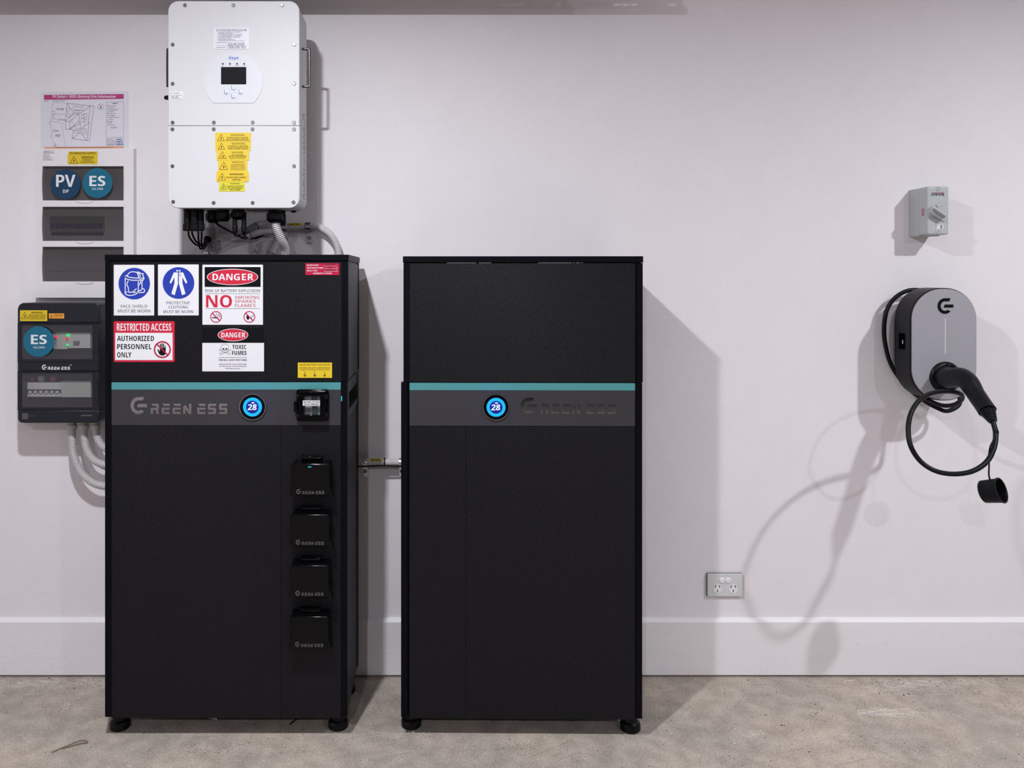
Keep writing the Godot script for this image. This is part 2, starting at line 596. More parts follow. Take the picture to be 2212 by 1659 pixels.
	glow("led_red_glow", Color(1.0, 0.1, 0.25), 1.1)


# ---------------------------------------------------------------- marks
func bolt_triangle(st: SurfaceTool, u0: float, v0: float, u1: float, v1: float, z: float, w: float) -> void:
	var m := (u0 + u1) / 2
	stroke(st, [Vector2(m, v0), Vector2(u1, v1), Vector2(u0, v1)], w, z, true)
	var h := v1 - v0
	fill(st, [Vector2(m + 0.10 * h, v0 + 0.34 * h), Vector2(m - 0.14 * h, v0 + 0.62 * h), Vector2(m - 0.01 * h, v0 + 0.62 * h), Vector2(m - 0.06 * h, v0 + 0.88 * h), Vector2(m + 0.02 * h, v0 + 0.88 * h), Vector2(m + 0.12 * h, v0 + 0.54 * h), Vector2(m, v0 + 0.54 * h)], z)

func flame_triangle(st: SurfaceTool, u0: float, v0: float, u1: float, v1: float, z: float, w: float) -> void:
	var m := (u0 + u1) / 2
	stroke(st, [Vector2(m, v0), Vector2(u1, v1), Vector2(u0, v1)], w, z, true)
	var h := v1 - v0
	fill(st, [Vector2(m - 0.02 * h, v0 + 0.4 * h), Vector2(m + 0.16 * h, v0 + 0.62 * h), Vector2(m + 0.2 * h, v0 + 0.86 * h), Vector2(m + 0.02 * h, v0 + 0.86 * h), Vector2(m + 0.08 * h, v0 + 0.66 * h)], z)
	stroke(st, [Vector2(m - 0.16 * h, v0 + 0.88 * h), Vector2(m - 0.08 * h, v0 + 0.6 * h), Vector2(m - 0.14 * h, v0 + 0.74 * h)], w, z)

const GLYPH := {
	"R": [[0.1, 1, 0.85, 1, 1, 0.88, 1, 0.52, 0.9, 0.44, 1, 0, 0.7, 0, 0.6, 0.38, 0.28, 0.38, 0.28, 0, 0, 0, 0, 0.6, 0.7, 0.6, 0.7, 0.78, 0.25, 0.78]],
	"E": [[0.1, 1, 1, 1, 1, 0.78, 0.28, 0.78], [0, 0.62, 1, 0.62, 1, 0.42, 0.28, 0.42, 0.28, 0.22, 1, 0.22, 1, 0, 0.12, 0, 0, 0.1]],
	"N": [[0, 0, 0, 0.72, 0.14, 0.84, 0.32, 0.84, 0.72, 0.38, 0.72, 1, 1, 1, 1, 0.1, 0.9, 0, 0.7, 0, 0.28, 0.48, 0.28, 0]],
	"S": [[0.1, 1, 1, 1, 1, 0.78, 0.28, 0.78, 0.28, 0.62, 0.9, 0.62, 1, 0.52, 1, 0.1, 0.9, 0, 0, 0, 0, 0.22, 0.72, 0.22, 0.72, 0.4, 0.1, 0.4, 0, 0.5, 0, 0.9]],
}

# the maker's emblem: an open ring with a flat top and a bar
func emblem(st: SurfaceTool, u0: float, v0: float, u1: float, v1: float, z0: float, z1: float) -> void:
	var w := u1 - u0
	var h := v1 - v0
	var o := []
	o.append(Vector2(0.82, 0.0))
	o.append(Vector2(0.5, 0.0))
	for i in 25:
		var a := PI / 2 + i * (PI * 1.27) / 24
		o.append(Vector2(0.47 + 0.47 * cos(a), 0.5 - 0.5 * sin(a)))
	for i in 25:
		var a := PI / 2 + (24 - i) * (PI * 1.20) / 24
		o.append(Vector2(0.47 + 0.27 * cos(a), 0.5 - 0.3 * sin(a)))
	o.append(Vector2(0.74, 0.2))
	var q := []
	for p in o:
		q.append(Vector2(u0 + p.x * w, v0 + p.y * h))
	prism(st, q, z0, z1)
	q = []
	for p in [Vector2(0.46, 0.40), Vector2(1.0, 0.40), Vector2(1.0, 0.60), Vector2(0.38, 0.60)]:
		q.append(Vector2(u0 + p.x * w, v0 + p.y * h))
	prism(st, q, z0, z1)

func wordmark(st: SurfaceTool, u0: float, v0: float, u1: float, v1: float, z0: float, z1: float) -> void:
	var w := u1 - u0
	var h := v1 - v0
	emblem(st, u0, v0, u0 + 0.172 * w, v1, z0, z1)
	var starts := [0.209, 0.321, 0.434, 0.544, 0.689, 0.80, 0.915]
	for i in 7:
		for g in GLYPH["REENESS"[i]]:
			var q := []
			for k in range(0, g.size(), 2):
				q.append(Vector2(u0 + (starts[i] + g[k] * 0.0845) * w, v1 - g[k + 1] * 0.61 * h))
			prism(st, q, z0, z1)


# ---------------------------------------------------------------- setting
func downlight(x: float, z: float, e: float, label: String) -> void:
	var t := thing("downlight", label, "downlight", Vector3(x, 2.72, z), "recessed ceiling downlights")
	var st := mb()
	lathe(st, Vector3(x, 2.712, z), Vector3.UP, [Vector2(0.04, 0.0), Vector2(0.055, 0.0), Vector2(0.058, 0.008)], 28)
	obj("trim_ring", st, M.white_plastic, t)
	st = mb()
	lathe(st, Vector3(x, 2.716, z), Vector3.UP, [Vector2(0.0, 0.0), Vector2(0.042, 0.0), Vector2(0.042, 0.003)], 28)
	obj("lamp_lens", st, M.lamp_glow, t)
	var l := AreaLight3D.new()
	l.name = "lamp_light"
	l.area_size = Vector2(0.075, 0.075)
	l.area_normalize_energy = true
	l.light_energy = e
	l.light_color = Color(0.968, 0.98, 1.0)
	l.area_range = 14.0
	l.shadow_enabled = true
	l.position = Vector3(0, -0.014, 0)
	l.rotation_degrees = Vector3(-90, 0, 0)
	t.add_child(l, true)

func build_room() -> void:
	org = Vector3.ZERO
	var x0 := -3.2
	var x1 := 6.6
	var z1 := 6.4
	var h := 2.72
	var st := mb()
	bx(st, Vector3(x0 - 0.2, -0.2, -0.2), Vector3(x1 + 0.2, h + 0.2, 0.0))
	struct("wall_back", st, M.wall_paint)
	st = mb()
	bx(st, Vector3(x0 - 0.2, -0.2, 0.0), Vector3(x0, h + 0.2, z1))
	struct("wall_left", st, M.wall_paint)
	st = mb()
	bx(st, Vector3(x1, -0.2, 0.0), Vector3(x1 + 0.2, h + 0.2, z1))
	struct("wall_right", st, M.wall_paint)
	st = mb()
	# the garage stands open behind the camera: piers and a lintel round the doorway
	bx(st, Vector3(x0 - 0.2, -0.2, z1), Vector3(-1.9, h + 0.2, z1 + 0.2))
	bx(st, Vector3(5.4, -0.2, z1), Vector3(x1 + 0.2, h + 0.2, z1 + 0.2))
	bx(st, Vector3(-1.9, 2.35, z1), Vector3(5.4, h + 0.2, z1 + 0.2))
	struct("wall_front", st, M.wall_paint)
	st = mb()
	bx(st, Vector3(x0, -0.2, 0.0), Vector3(x1, 0.0, z1))
	struct("floor", st, M.concrete)
	st = mb()
	bx(st, Vector3(x0, h, 0.0), Vector3(x1, h + 0.2, z1))
	struct("ceiling", st, M.ceiling_paint)
	st = mb()
	bx(st, Vector3(-3.0, -0.25, z1 + 0.2), Vector3(7.0, -0.02, z1 + 6.0))
	struct("driveway", st, M.asphalt)
	# skirting board with a sloped top edge, standing a few millimetres off the slab
	st = mb()
	var prof := [Vector2(0.0, 0.008), Vector2(0.018, 0.008), Vector2(0.018, 0.2015), Vector2(0.010, 0.2085), Vector2(0.003, 0.2125), Vector2(0.0, 0.2125)]
	for i in prof.size() - 1:
		var a: Vector2 = prof[i]
		var b: Vector2 = prof[i + 1]
		quad(st, Vector3(x0, a.y, a.x), Vector3(x1, a.y, a.x), Vector3(x1, b.y, b.x), Vector3(x0, b.y, b.x), Vector3(0, a.x - b.x + (0.0 if i else -1.0), b.y - a.y))
	struct("baseboard_back", st, M.skirting_paint)

func build_rail() -> void:
	# perforated angle that carries the garage door, just under the ceiling
	var z := 0.2
	var t := thing("door_rail", "perforated galvanised steel angle rail under the ceiling", "rail", Vector3(-1.2, 2.471, z))
	var st := mb()
	bx(st, Vector3(-3.1, 2.471, z), Vector3(0.735, 2.499, z + 0.004))
	bx(st, Vector3(-3.1, 2.508, z), Vector3(0.721, 2.60, z + 0.004))
	var xs := [-3.1, 0.50, 0.522, 0.530, 0.552, 0.560, 0.582, 0.672, 0.694, 0.721]
	var solid := [[-3.1, 0.495], [0.519, 0.523], [0.547, 0.551], [0.575, 0.674], [0.702, 0.721]]
	for s in solid:
		bx(st, Vector3(s[0], 2.499, z), Vector3(s[1], 2.508, z + 0.004))
	bx(st, Vector3(-3.1, 2.596, z - 0.05), Vector3(0.721, 2.60, z))
	obj("web", st, M.galvanised, t)
	for x in [-2.6, -1.0, 0.5]:
		st = mb()
		bx(st, Vector3(x - 0.015, 2.60, z - 0.002), Vector3(x + 0.015, 2.72, z + 0.002))
		obj("hanger", st, M.galvanised, t)


# ---------------------------------------------------------------- cabinets
func display(t: Node3D, uc: float, vc: float, z: float) -> void:
	var st := mb()
	slab(st, oval(uc, vc, 28.5, 28.5, z + 0.004, 40), z - 0.002, z + 0.004, 0.001)
	var b := obj("display_bezel", st, M.gloss_black, t, "round black status display with glowing blue ring")
	st = mb()
	ring3(st, uc, vc, 27.2, 28.6, z + 0.002, z + 0.0055)
	obj("rim", st, M.chrome, b)
	st = mb()
	fill(st, ell(uc, vc, 14.2, 14.2, 36), z + 0.0046)
	obj("display_screen", st, M.display_blue_glow, b)
	st = mb()
	ring3(st, uc, vc, 14.0, 20.4, z + 0.0035, z + 0.005)
	obj("display_ring_lamp", st, M.display_cyan_glow, b)
	st = mb()
	text(st, "28", uc - 10.5, vc - 6.0, uc + 8.5, vc + 6.5, z + 0.0052, true, 0.08)
	rect(st, uc - 2.0, vc - 10.5, uc + 4.0, vc - 8.0, z + 0.0052)
	obj("display_digits", st, M.display_white_glow, b)
	var l := OmniLight3D.new()
	l.name = "display_light"
	l.light_color = Color(0.1, 0.45, 1.0)
	l.light_energy = 0.002
	l.light_size = 0.02
	l.omni_range = 4.0
	l.shadow_enabled = true
	l.position = pt(uc, vc, z + 0.03) - org
	t.add_child(l, true)

func ring3(st: SurfaceTool, uc: float, vc: float, r0: float, r1: float, z0: float, z1: float, n: int = 40) -> void:
	var a := oval(uc, vc, r0, r0, z1, n)
	var b := oval(uc, vc, r1, r1, z1, n)
	for i in n:
		var j := (i + 1) % n
		quad(st, Vector3(a[i].x, a[i].y, z1), Vector3(a[j].x, a[j].y, z1), Vector3(b[j].x, b[j].y, z1), Vector3(b[i].x, b[i].y, z1), Vector3.BACK)
		var c := (a[i] + b[i]) * 0.0 + Vector2(sx(uc, z1), sy(vc, z1))
		quad(st, Vector3(b[i].x, b[i].y, z1), Vector3(b[j].x, b[j].y, z1), Vector3(b[j].x, b[j].y, z0), Vector3(b[i].x, b[i].y, z0), Vector3(b[i].x - c.x, b[i].y - c.y, 0))
		quad(st, Vector3(a[i].x, a[i].y, z1), Vector3(a[j].x, a[j].y, z1), Vector3(a[j].x, a[j].y, z0), Vector3(a[i].x, a[i].y, z0), Vector3(c.x - a[i].x, c.y - a[i].y, 0))

func cabinet(t: Node3D, c: Dictionary) -> void:
	var zf := 0.40
	var zr := 0.06
	var st := mb()
	pbox(st, c.u0 - 0.5, c.top, c.u1 + 0.8, c.top + 13.5, zr - 0.004, zf + 0.003, 0.002)
	obj("lid", st, M.black_steel, t)
	# upper and lower shells
	st = mb()
	bx(st, Vector3(sx(c.u0 + 3, zf), sy(c.joint, zf), zr + 0.004), Vector3(sx(c.u1 - 3, zf), sy(c.top + 13.5, zf), zf - 0.012))
	obj("upper_shell", st, M.black_steel, t)
	st = mb()
	if c.side:
		bx(st, Vector3(sx(c.u0 + 2, zf), sy(c.bottom, zf), zr + 0.004), Vector3(sx(c.u1 - 20, zf), sy(c.joint + 1.5, zf), zf - 0.012))
	else:
		bx(st, Vector3(sx(c.l0 + 3, zf), sy(c.bottom, zf), zr + 0.004), Vector3(sx(c.l1 - 3, zf), sy(c.joint + 1.5, zf), zf - 0.012))
	obj("lower_shell", st, M.black_steel, t)
	var w := 14.0
	for front in [true, false]:
		var za := zf - 0.03 if front else zr
		var zb := zf if front else zr + 0.03
		for s in [0, 1]:
			var a: float = c.u0 + 0.7 if s == 0 else c.u1 - w
			var e: float = c.u0 + w if s == 0 else c.u1 - 0.3
			st = mb()
			bx(st, Vector3(sx(a, zf), sy(c.joint - 0.6, zf), za), Vector3(sx(e, zf), sy(c.top + 14.2, zf), zb), 0.001)
			obj("corner_post", st, M.black_steel, t)
			a = c.l0 if s == 0 else c.l1 - w
			e = c.l0 + w if s == 0 else c.l1
			st = mb()
			bx(st, Vector3(sx(a, zf), sy(c.bottom - 2, zf), za), Vector3(sx(e, zf), sy(c.joint + 0.6, zf), zb), 0.001)
			obj("corner_post", st, M.black_steel, t)
	# front sheets
	var zp := zf - 0.002
	st = mb()
	pbox(st, c.p0, c.top + 15, c.p1 + 0.5, c.joint - 0.8, zf - 0.014, zp)
	obj("upper_panel", st, M.twill_rising, t, "black carbon-weave vinyl panel")
	st = mb()
	pbox(st, c.p0, c.joint + 1, c.p1, c.joint + 16.5, zf - 0.014, zp + 0.0005)
	obj("accent_strip", st, M.teal_strip, t, "teal accent strip")
	st = mb()
	pbox(st, c.p0, c.joint + 16.5, c.p1, c.joint + 93.5, zf - 0.014, zp)
	obj("logo_band", st, M.band_grey, t, "dark grey band with mirror lettering")
	for s in [[c.p0, c.seam - 0.35], [c.seam + 0.35, c.p1]]:
		st = mb()
		pbox(st, s[0], c.joint + 94.5, s[1], c.bottom, zf - 0.014, zp)
		obj("lower_panel", st, M[c.weave], t, "black carbon-weave vinyl panel")
	st = mb()
	wordmark(st, c.logo[0], c.logo[1], c.logo[2], c.logo[3], zp - 0.001, zp + 0.0006)
	obj("mirror_lettering", st, M.mirror_letters, t, "mirror-finish maker name")
	display(t, c.dial[0], c.dial[1], zp)
	# levelling feet
	for f in c.feet:
		st = mb()
		lathe(st, Vector3(f[0], 0.0, f[1]), Vector3.UP, [Vector2(0, 0), Vector2(0.030, 0), Vector2(0.033, 0.004), Vector2(0.033, 0.018), Vector2(0.030, 0.026), Vector2(0.024, 0.031), Vector2(0.022, 0.045), Vector2(0.022, sy(c.bottom, zf) + 0.004)], 32)
		obj("levelling_foot", st, M.foot_black, t)
	st = mb()
	lathe(st, Vector3(sx(c.nut, zf - 0.01), sy(c.bottom, zf) - 0.007, zf - 0.02), Vector3.UP, [Vector2(0, 0), Vector2(0.005, 0), Vector2(0.0065, 0.002), Vector2(0.0065, 0.008)], 16)
	obj("plastic_nut", st, M.white_plastic, t, "small white plastic nut")

func foot_at(u: float, v: float) -> Array:
	var d := EYE.y * F / (v - VV)
	return [(u - VU) * (d + 0.033) / F, EYE.z - d - 0.033]

func sign_part(t: Node3D, called: String, label: String, u0: float, v0: float, u1: float, v1: float, r: float, z: float, m: String) -> MeshInstance3D:
	var st := mb()
	slab(st, rrect(u0, v0, u1, v1, r, z, 3), z - 0.0008, z)
	return obj(called, st, M[m], t, label)

func build_signed_cabinet() -> void:
	var zf := 0.40
	var t := thing("battery_cabinet", "black battery cabinet covered in safety signs, with four flip covers", "cabinet", Vector3(sx(489, zf), 0, 0.23))
	var fl := foot_at(259.5, 1583)
	var fr := foot_at(731, 1582)
	cabinet(t, {"u0": 226.0, "u1": 752.0, "l0": 226.5, "l1": 750.0, "top": 550.0, "joint": 825.0, "bottom": 1551.0, "p0": 240.0, "p1": 737.5, "seam": 607.0, "weave": "twill_falling", "side": true,
		"logo": [282.0, 857.6, 491.0, 894.7], "dial": [545.3, 879.3], "feet": [fl, fr, [fl[0], 0.115], [fr[0] + 0.0, 0.115]], "nut": 673.0})
	var xs := sx(751.5, zf)
	# side sheets
	var st := mb()
	bx(st, Vector3(xs - 0.012, sy(823, zf), 0.092), Vector3(xs - 0.001, sy(568, zf), zf - 0.032))
	obj("side_panel", st, M.cabinet_side, t, "plain dark grey side sheet")
	st = mb()
	var xl := sx(750, zf)
	var yo0 := 1.038
	var yo1 := 1.0945
	bx(st, Vector3(xl - 0.03, yo1, 0.09), Vector3(xl - 0.001, sy(827, zf), zf - 0.03))
	bx(st, Vector3(xl - 0.03, yo0 - 0.022, 0.09), Vector3(xl - 0.001, yo0, zf - 0.03))
	bx(st, Vector3(xl - 0.03, yo0, 0.09), Vector3(xl - 0.001, yo1, 0.097))
	bx(st, Vector3(xl - 0.03, yo0, 0.34), Vector3(xl - 0.001, yo1, zf - 0.03))
	obj("handle_frame", st, M.cabinet_side, t)
	st = mb()
	bx(st, Vector3(xl - 0.032, yo0 - 0.005, 0.09), Vector3(xl - 0.029, yo1 + 0.005, zf - 0.03))
	obj("handle_recess", st, M.void_black, t, "black hand-hold opening in the side")
	st = mb()
	bx(st, Vector3(xl - 0.03, sy(1549, zf), 0.09), Vector3(xl - 0.002, yo0 - 0.022, zf - 0.03))
	obj("side_panel", st, M.twill_rising, t, "carbon-weave side sheet")
	for z in [0.135, 0.165]:
		st = mb()
		lathe(st, Vector3(xs - 0.001, 1.137, z), Vector3.RIGHT, [Vector2(0, 0), Vector2(0.007, 0), Vector2(0.007, 0.004), Vector2(0.0045, 0.006), Vector2(0.0045, 0.010), Vector2(0, 0.010)], 12)
		var rev := obj("side_bolt", st, M.steel_screw, t)
	# small cyan lamp at the edge of the band
	st = mb()
	pbox(st, 737.0, 855.5, 738.8, 866.5, zf - 0.002, zf + 0.001)
	obj("led_lamp", st, M.led_cyan_glow, t)
	build_signs(t)
	build_breaker_box(t)
	for i in 4:
		flip_cover(t, [0.0, -1.0, -1.8, -2.5][i], [0.0, 109.5, 219.5, 330.0][i], i)

func build_signs(t: Node3D) -> void:
	var z := 0.3995
	var q := z + 0.0003
	var q2 := z + 0.0006
	var q3 := z + 0.0009
	# face shield
	var s := sign_part(t, "safety_sign", "white sign with blue face shield symbol reading FACE SHIELD MUST BE WORN", 245.8, 572, 333, 681.5, 1, z, "sign_white")
	fill(ink("blue"), ell(290, 612.7, 34, 34.2, 44), q)
	var ou := 240.0
	var ov := 560.0
	var k := 11.06
	for line in [
		[390, 400, 398, 365, 440, 318, 490, 300, 560, 300, 615, 318, 645, 360, 655, 440],
		[335, 415, 360, 392, 395, 415, 470, 438, 560, 448, 660, 450, 780, 455],
		[337, 425, 355, 465, 420, 488, 520, 503, 660, 500, 750, 492],
		[337, 400, 337, 820, 370, 850, 440, 866, 520, 860, 600, 830, 640, 790, 650, 720, 650, 500],
		[610, 305, 665, 330, 688, 380, 693, 430, 690, 470],
		[640, 300, 700, 330, 720, 345, 765, 345, 760, 400, 788, 460, 752, 510, 735, 560, 740, 690, 797, 722, 800, 775, 765, 795, 640, 795],
		[740, 690, 730, 730, 660, 760], [710, 510, 700, 570, 660, 620],
		[405, 520, 390, 560, 375, 610, 385, 635, 405, 660, 412, 700, 415, 760, 425, 790, 480, 790, 540, 765, 600, 705],
		[360, 790, 380, 782], [530, 803, 595, 785]]:
		stroke(ink("white"), zz(line, ou, ov, k), 1.85, q2)
	text(ink("charcoal"), "FACE SHIELD", 261, 658.5, 318, 664.5, q, false)
	text(ink("charcoal"), "MUST BE WORN", 255, 668.5, 324.5, 674.8, q, false)
	printed(s)
	# protective clothing
	s = sign_part(t, "safety_sign", "white sign with blue overalls symbol reading PROTECTIVE CLOTHING MUST BE WORN", 341.2, 571.3, 429.2, 681.3, 1, z, "sign_white")
	fill(ink("blue"), ell(385.5, 611.3, 34.2, 34.3, 44), q)
	for half in [[1497, 315, 1596, 315, 1596, 585, 1520, 860, 1437, 825, 1515, 570, 1512, 430, 1430, 585, 1397, 555], [1719, 315, 1620, 315, 1620, 585, 1695, 860, 1778, 825, 1703, 570, 1703, 430, 1788, 585, 1820, 555], [1558, 258, 1600, 258, 1600, 292, 1558, 292], [1618, 258, 1660, 258, 1660, 292, 1618, 292]]:
		fill(ink("white"), zz(half, ou, ov, k), q2)
	stroke(ink("grey"), zz([1675, 358, 1640, 358, 1640, 395, 1675, 395], ou, ov, k), 0.8, q3)
	text(ink("charcoal"), "PROTECTIVE", 359.5, 651.3, 410, 657.3, q)
	text(ink("charcoal"), "CLOTHING", 364, 660.5, 406, 666.3, q)
	text(ink("charcoal"), "MUST BE WORN", 353, 670.2, 417, 676.3, q)
	printed(s)
	# battery explosion
	s = sign_part(t, "safety_sign", "large white DANGER sign reading RISK OF BATTERY EXPLOSION, NO SMOKING SPARKS FLAMES", 437.2, 571.8, 568, 701.5, 1, z, "sign_white")
	rect(ink("black"), 442, 576.8, 563, 619.8, q)
	fill(ink("white"), ell(502.2, 598.3, 55.3, 17.6, 52), q2)
	fill(ink("red"), ell(502.2, 598.3, 54, 16.3, 52), q3)
	text(ink("white"), "DANGER", 459, 591.3, 547.5, 605.4, q3 + 0.0003, true)
	text(ink("black"), "RISK OF BATTERY EXPLOSION", 443.3, 625, 561.5, 631.2, q)
	rect(ink("grey"), 443.6, 634.3, 561.5, 635.0, q)
	text(ink("red"), "NO", 445, 637.4, 501, 664, q, true)
	text(ink("crimson"), "SMOKING", 507.5, 639, 560.5, 645.6, q)
	text(ink("crimson"), "SPARKS", 507.5, 647.8, 552, 654.2, q)
	text(ink("crimson"), "FLAMES", 507.5, 656.8, 552, 663.2, q)
	rect(ink("grey"), 443.6, 666.2, 561.5, 666.9, q)
	stroke(ink("crimson"), ell(466.6, 684.5, 11.6, 11.6, 36), 1.8, q2, true)
	stroke(ink("crimson"), [Vector2(458.6, 676.5), Vector2(474.6, 692.5)], 2.2, q3)
	rect(ink("black"), 458, 685.3, 471.5, 687.5, q)
	stroke(ink("black"), zz([405, 1275, 415, 1320, 440, 1345, 470, 1350, 495, 1365, 500, 1400], 430, 560, k), 0.8, q)
	stroke(ink("black"), zz([450, 1285, 460, 1320, 495, 1335, 500, 1360], 430, 560, k), 0.8, q)
	stroke(ink("crimson"), ell(538.6, 684.5, 11.6, 11.6, 36), 1.8, q2, true)
	stroke(ink("crimson"), [Vector2(530.6, 676.5), Vector2(546.6, 692.5)], 2.2, q3)
	fill(ink("black"), zz([1190, 1290, 1170, 1340, 1195, 1380, 1200, 1420, 1165, 1455, 1140, 1420, 1125, 1375, 1150, 1340, 1160, 1360], 430, 560, k), q)
	stroke(ink("grey"), [Vector2(541, 687), Vector2(547.5, 681)], 1.4, q)
	printed(s)
	# toxic fumes
	s = sign_part(t, "safety_sign", "half black half white DANGER sign with skull and crossbones reading TOXIC FUMES", 437, 706.8, 570.3, 802.2, 1, z, "sign_white")
	rect(ink("black"), 437, 706.8, 570.4, 740.6, q)
	fill(ink("white"), ell(503.2, 723.5, 33, 13.7, 48), q2)
	fill(ink("red"), ell(503.2, 723.5, 31.8, 12.5, 48), q3)
	text(ink("white"), "DANGER", 478, 718.3, 530, 729.0, q3 + 0.0003, true)
	var tu := 430.0
	var tv := 700.0
	var tk := 14.747
	stroke(ink("grey"), zz([735, 830, 700, 770, 700, 710, 740, 655, 820, 635, 905, 655, 950, 710, 945, 770, 915, 840, 880, 870, 875, 905, 830, 912, 785, 905, 775, 870], tu, tv, tk), 0.6, q, true)
	fill(ink("black"), ell(482.8, 753.8, 2.2, 1.7, 16), q)
	fill(ink("black"), ell(489.2, 753.8, 2.2, 1.7, 16), q)
	fill(ink("black"), ell(485.6, 756.8, 1.1, 1.1, 12), q)
	for b in [[735, 840, 660, 800, 635, 850, 720, 860, 900, 940, 975, 975, 990, 925, 900, 915], [925, 840, 990, 800, 1015, 850, 930, 860, 760, 940, 685, 985, 660, 925, 750, 915]]:
		stroke(ink("grey"), zz(b, tu, tv, tk), 0.6, q)
	text(ink("black"), "TOXIC", 501.8, 745, 532.3, 754, q, true)
	text(ink("black"), "FUMES", 501.2, 758, 532.5, 766.8, q, true)
	rect(ink("grey"), 473, 771.9, 533.5, 772.6, q)
	text(ink("black"), "FIRE WILL CAUSE TOXIC FUMES", 472.8, 775.6, 533.2, 779.6, q, true)
	text(ink("grey"), "Appropriate PPE requirements apply", 473, 785, 532.8, 788.6, q, true)
	text(ink("grey"), "for entering the room/working with", 473.6, 789.6, 532, 793, q, true)
	text(ink("grey"), "the battery systems", 486.5, 794.6, 519, 798.2, q, true)
	printed(s)
	# restricted access
	s = sign_part(t, "safety_sign", "red bordered sign reading RESTRICTED ACCESS AUTHORIZED PERSONNEL ONLY with crossed hand", 245.6, 694, 377.2, 782, 3, z, "red_ink")
	rect(ink("white"), 248.9, 719, 372.8, 777.8, q)
	text(ink("white"), "RESTRICTED ACCESS", 252.4, 699.0, 370, 714.3, q, true)
	text(ink("black"), "AUTHORIZED", 253, 725.6, 332.6, 736.6, q2, true)
	text(ink("black"), "PERSONNEL", 253, 743.2, 327.2, 754.2, q2, true)
	text(ink("black"), "ONLY", 253, 760.8, 283.8, 771.9, q2, true)
	stroke(ink("crimson"), ell(350.6, 755.2, 16.9, 16.9, 44), 3.0, q3, true)
	var hu := 240.0
	var hv := 685.0
	fill(ink("black"), zz([1165, 760, 1168, 740, 1305, 740, 1308, 830, 1295, 890, 1255, 918, 1195, 918, 1150, 885, 1125, 830, 1105, 775, 1115, 765, 1135, 775, 1160, 830], hu, hv, k), q2)
	for f in [[1180, 750, 1180, 645], [1214, 750, 1217, 635], [1250, 750, 1255, 640], [1288, 750, 1292, 695]]:
		stroke(ink("black"), zz(f, hu, hv, k), 2.3, q2)
	stroke(ink("crimson"), [Vector2(338.7, 743.3), Vector2(362.5, 767.1)], 2.8, q3 + 0.0002)
	printed(s)
	# small red battery data label
	s = sign_part(t, "data_label", "small crimson label with handwritten battery system voltage and current", 659.5, 568.6, 733, 594.2, 0.5, z, "crimson_ink")
	text(ink("white"), "BATTERY SYSTEM", 663, 571.7, 688, 574.4, q, true)
	text(ink("white"), "SHORT CIRCUIT CURRENT", 663, 577.4, 699, 580.1, q, true)
	text(ink("white"), "MAX D.C. VOLTS", 663, 583.2, 685.5, 586, q, true)
	text(ink("white"), "HAZARDOUS D.C. VOLTAGE", 676.5, 589, 716.5, 591.8, q, true)
	for v in [574.2, 580.2, 585.8]:
		rect(ink("white"), 700, v, 728, v + 0.45, q)
	text(ink("white"), "A", 727.3, 577.8, 729.5, 580.2, q, true)
	text(ink("white"), "V", 727.3, 583.8, 729.5, 586.2, q, true)
	text(ink("black"), "Green ESS", 700.5, 570.4, 723, 573.8, q2, false, 0.3)
	text(ink("black"), "63", 707.5, 575.6, 716, 579.2, q2, false, 0.3)
	text(ink("black"), "419.75", 703.5, 581.4, 722.5, 585, q2, false, 0.3)
	printed(s)
	# yellow isolator label
	s = sign_part(t, "isolator_label", "yellow label reading MAIN BATTERY ISOLATOR with three down arrows", 643.3, 783.2, 717.2, 816.2, 0.5, z, "yellow_ink")
	text(ink("brown"), "MAIN BATTERY ISOLATOR", 647.5, 785.8, 713, 789.8, q, false)
	text(ink("brown"), "Pull down and out to isolate batteries", 647.2, 792.4, 713.2, 796.4, q, false)
	text(ink("brown"), "(Follow shutdown procedure first)", 649.8, 797, 710.5, 801, q, false)
	printed(s)
	for u in [658.5, 679.8, 701.3]:
		var arrow := mb()
		stroke(arrow, [Vector2(u, 803), Vector2(u, 812.5)], 0.9, q)
		stroke(arrow, [Vector2(u - 2.6, 809.5), Vector2(u, 813), Vector2(u + 2.6, 809.5)], 1.0, q2)
		obj("arrow_print", arrow, M.black_ink, s)

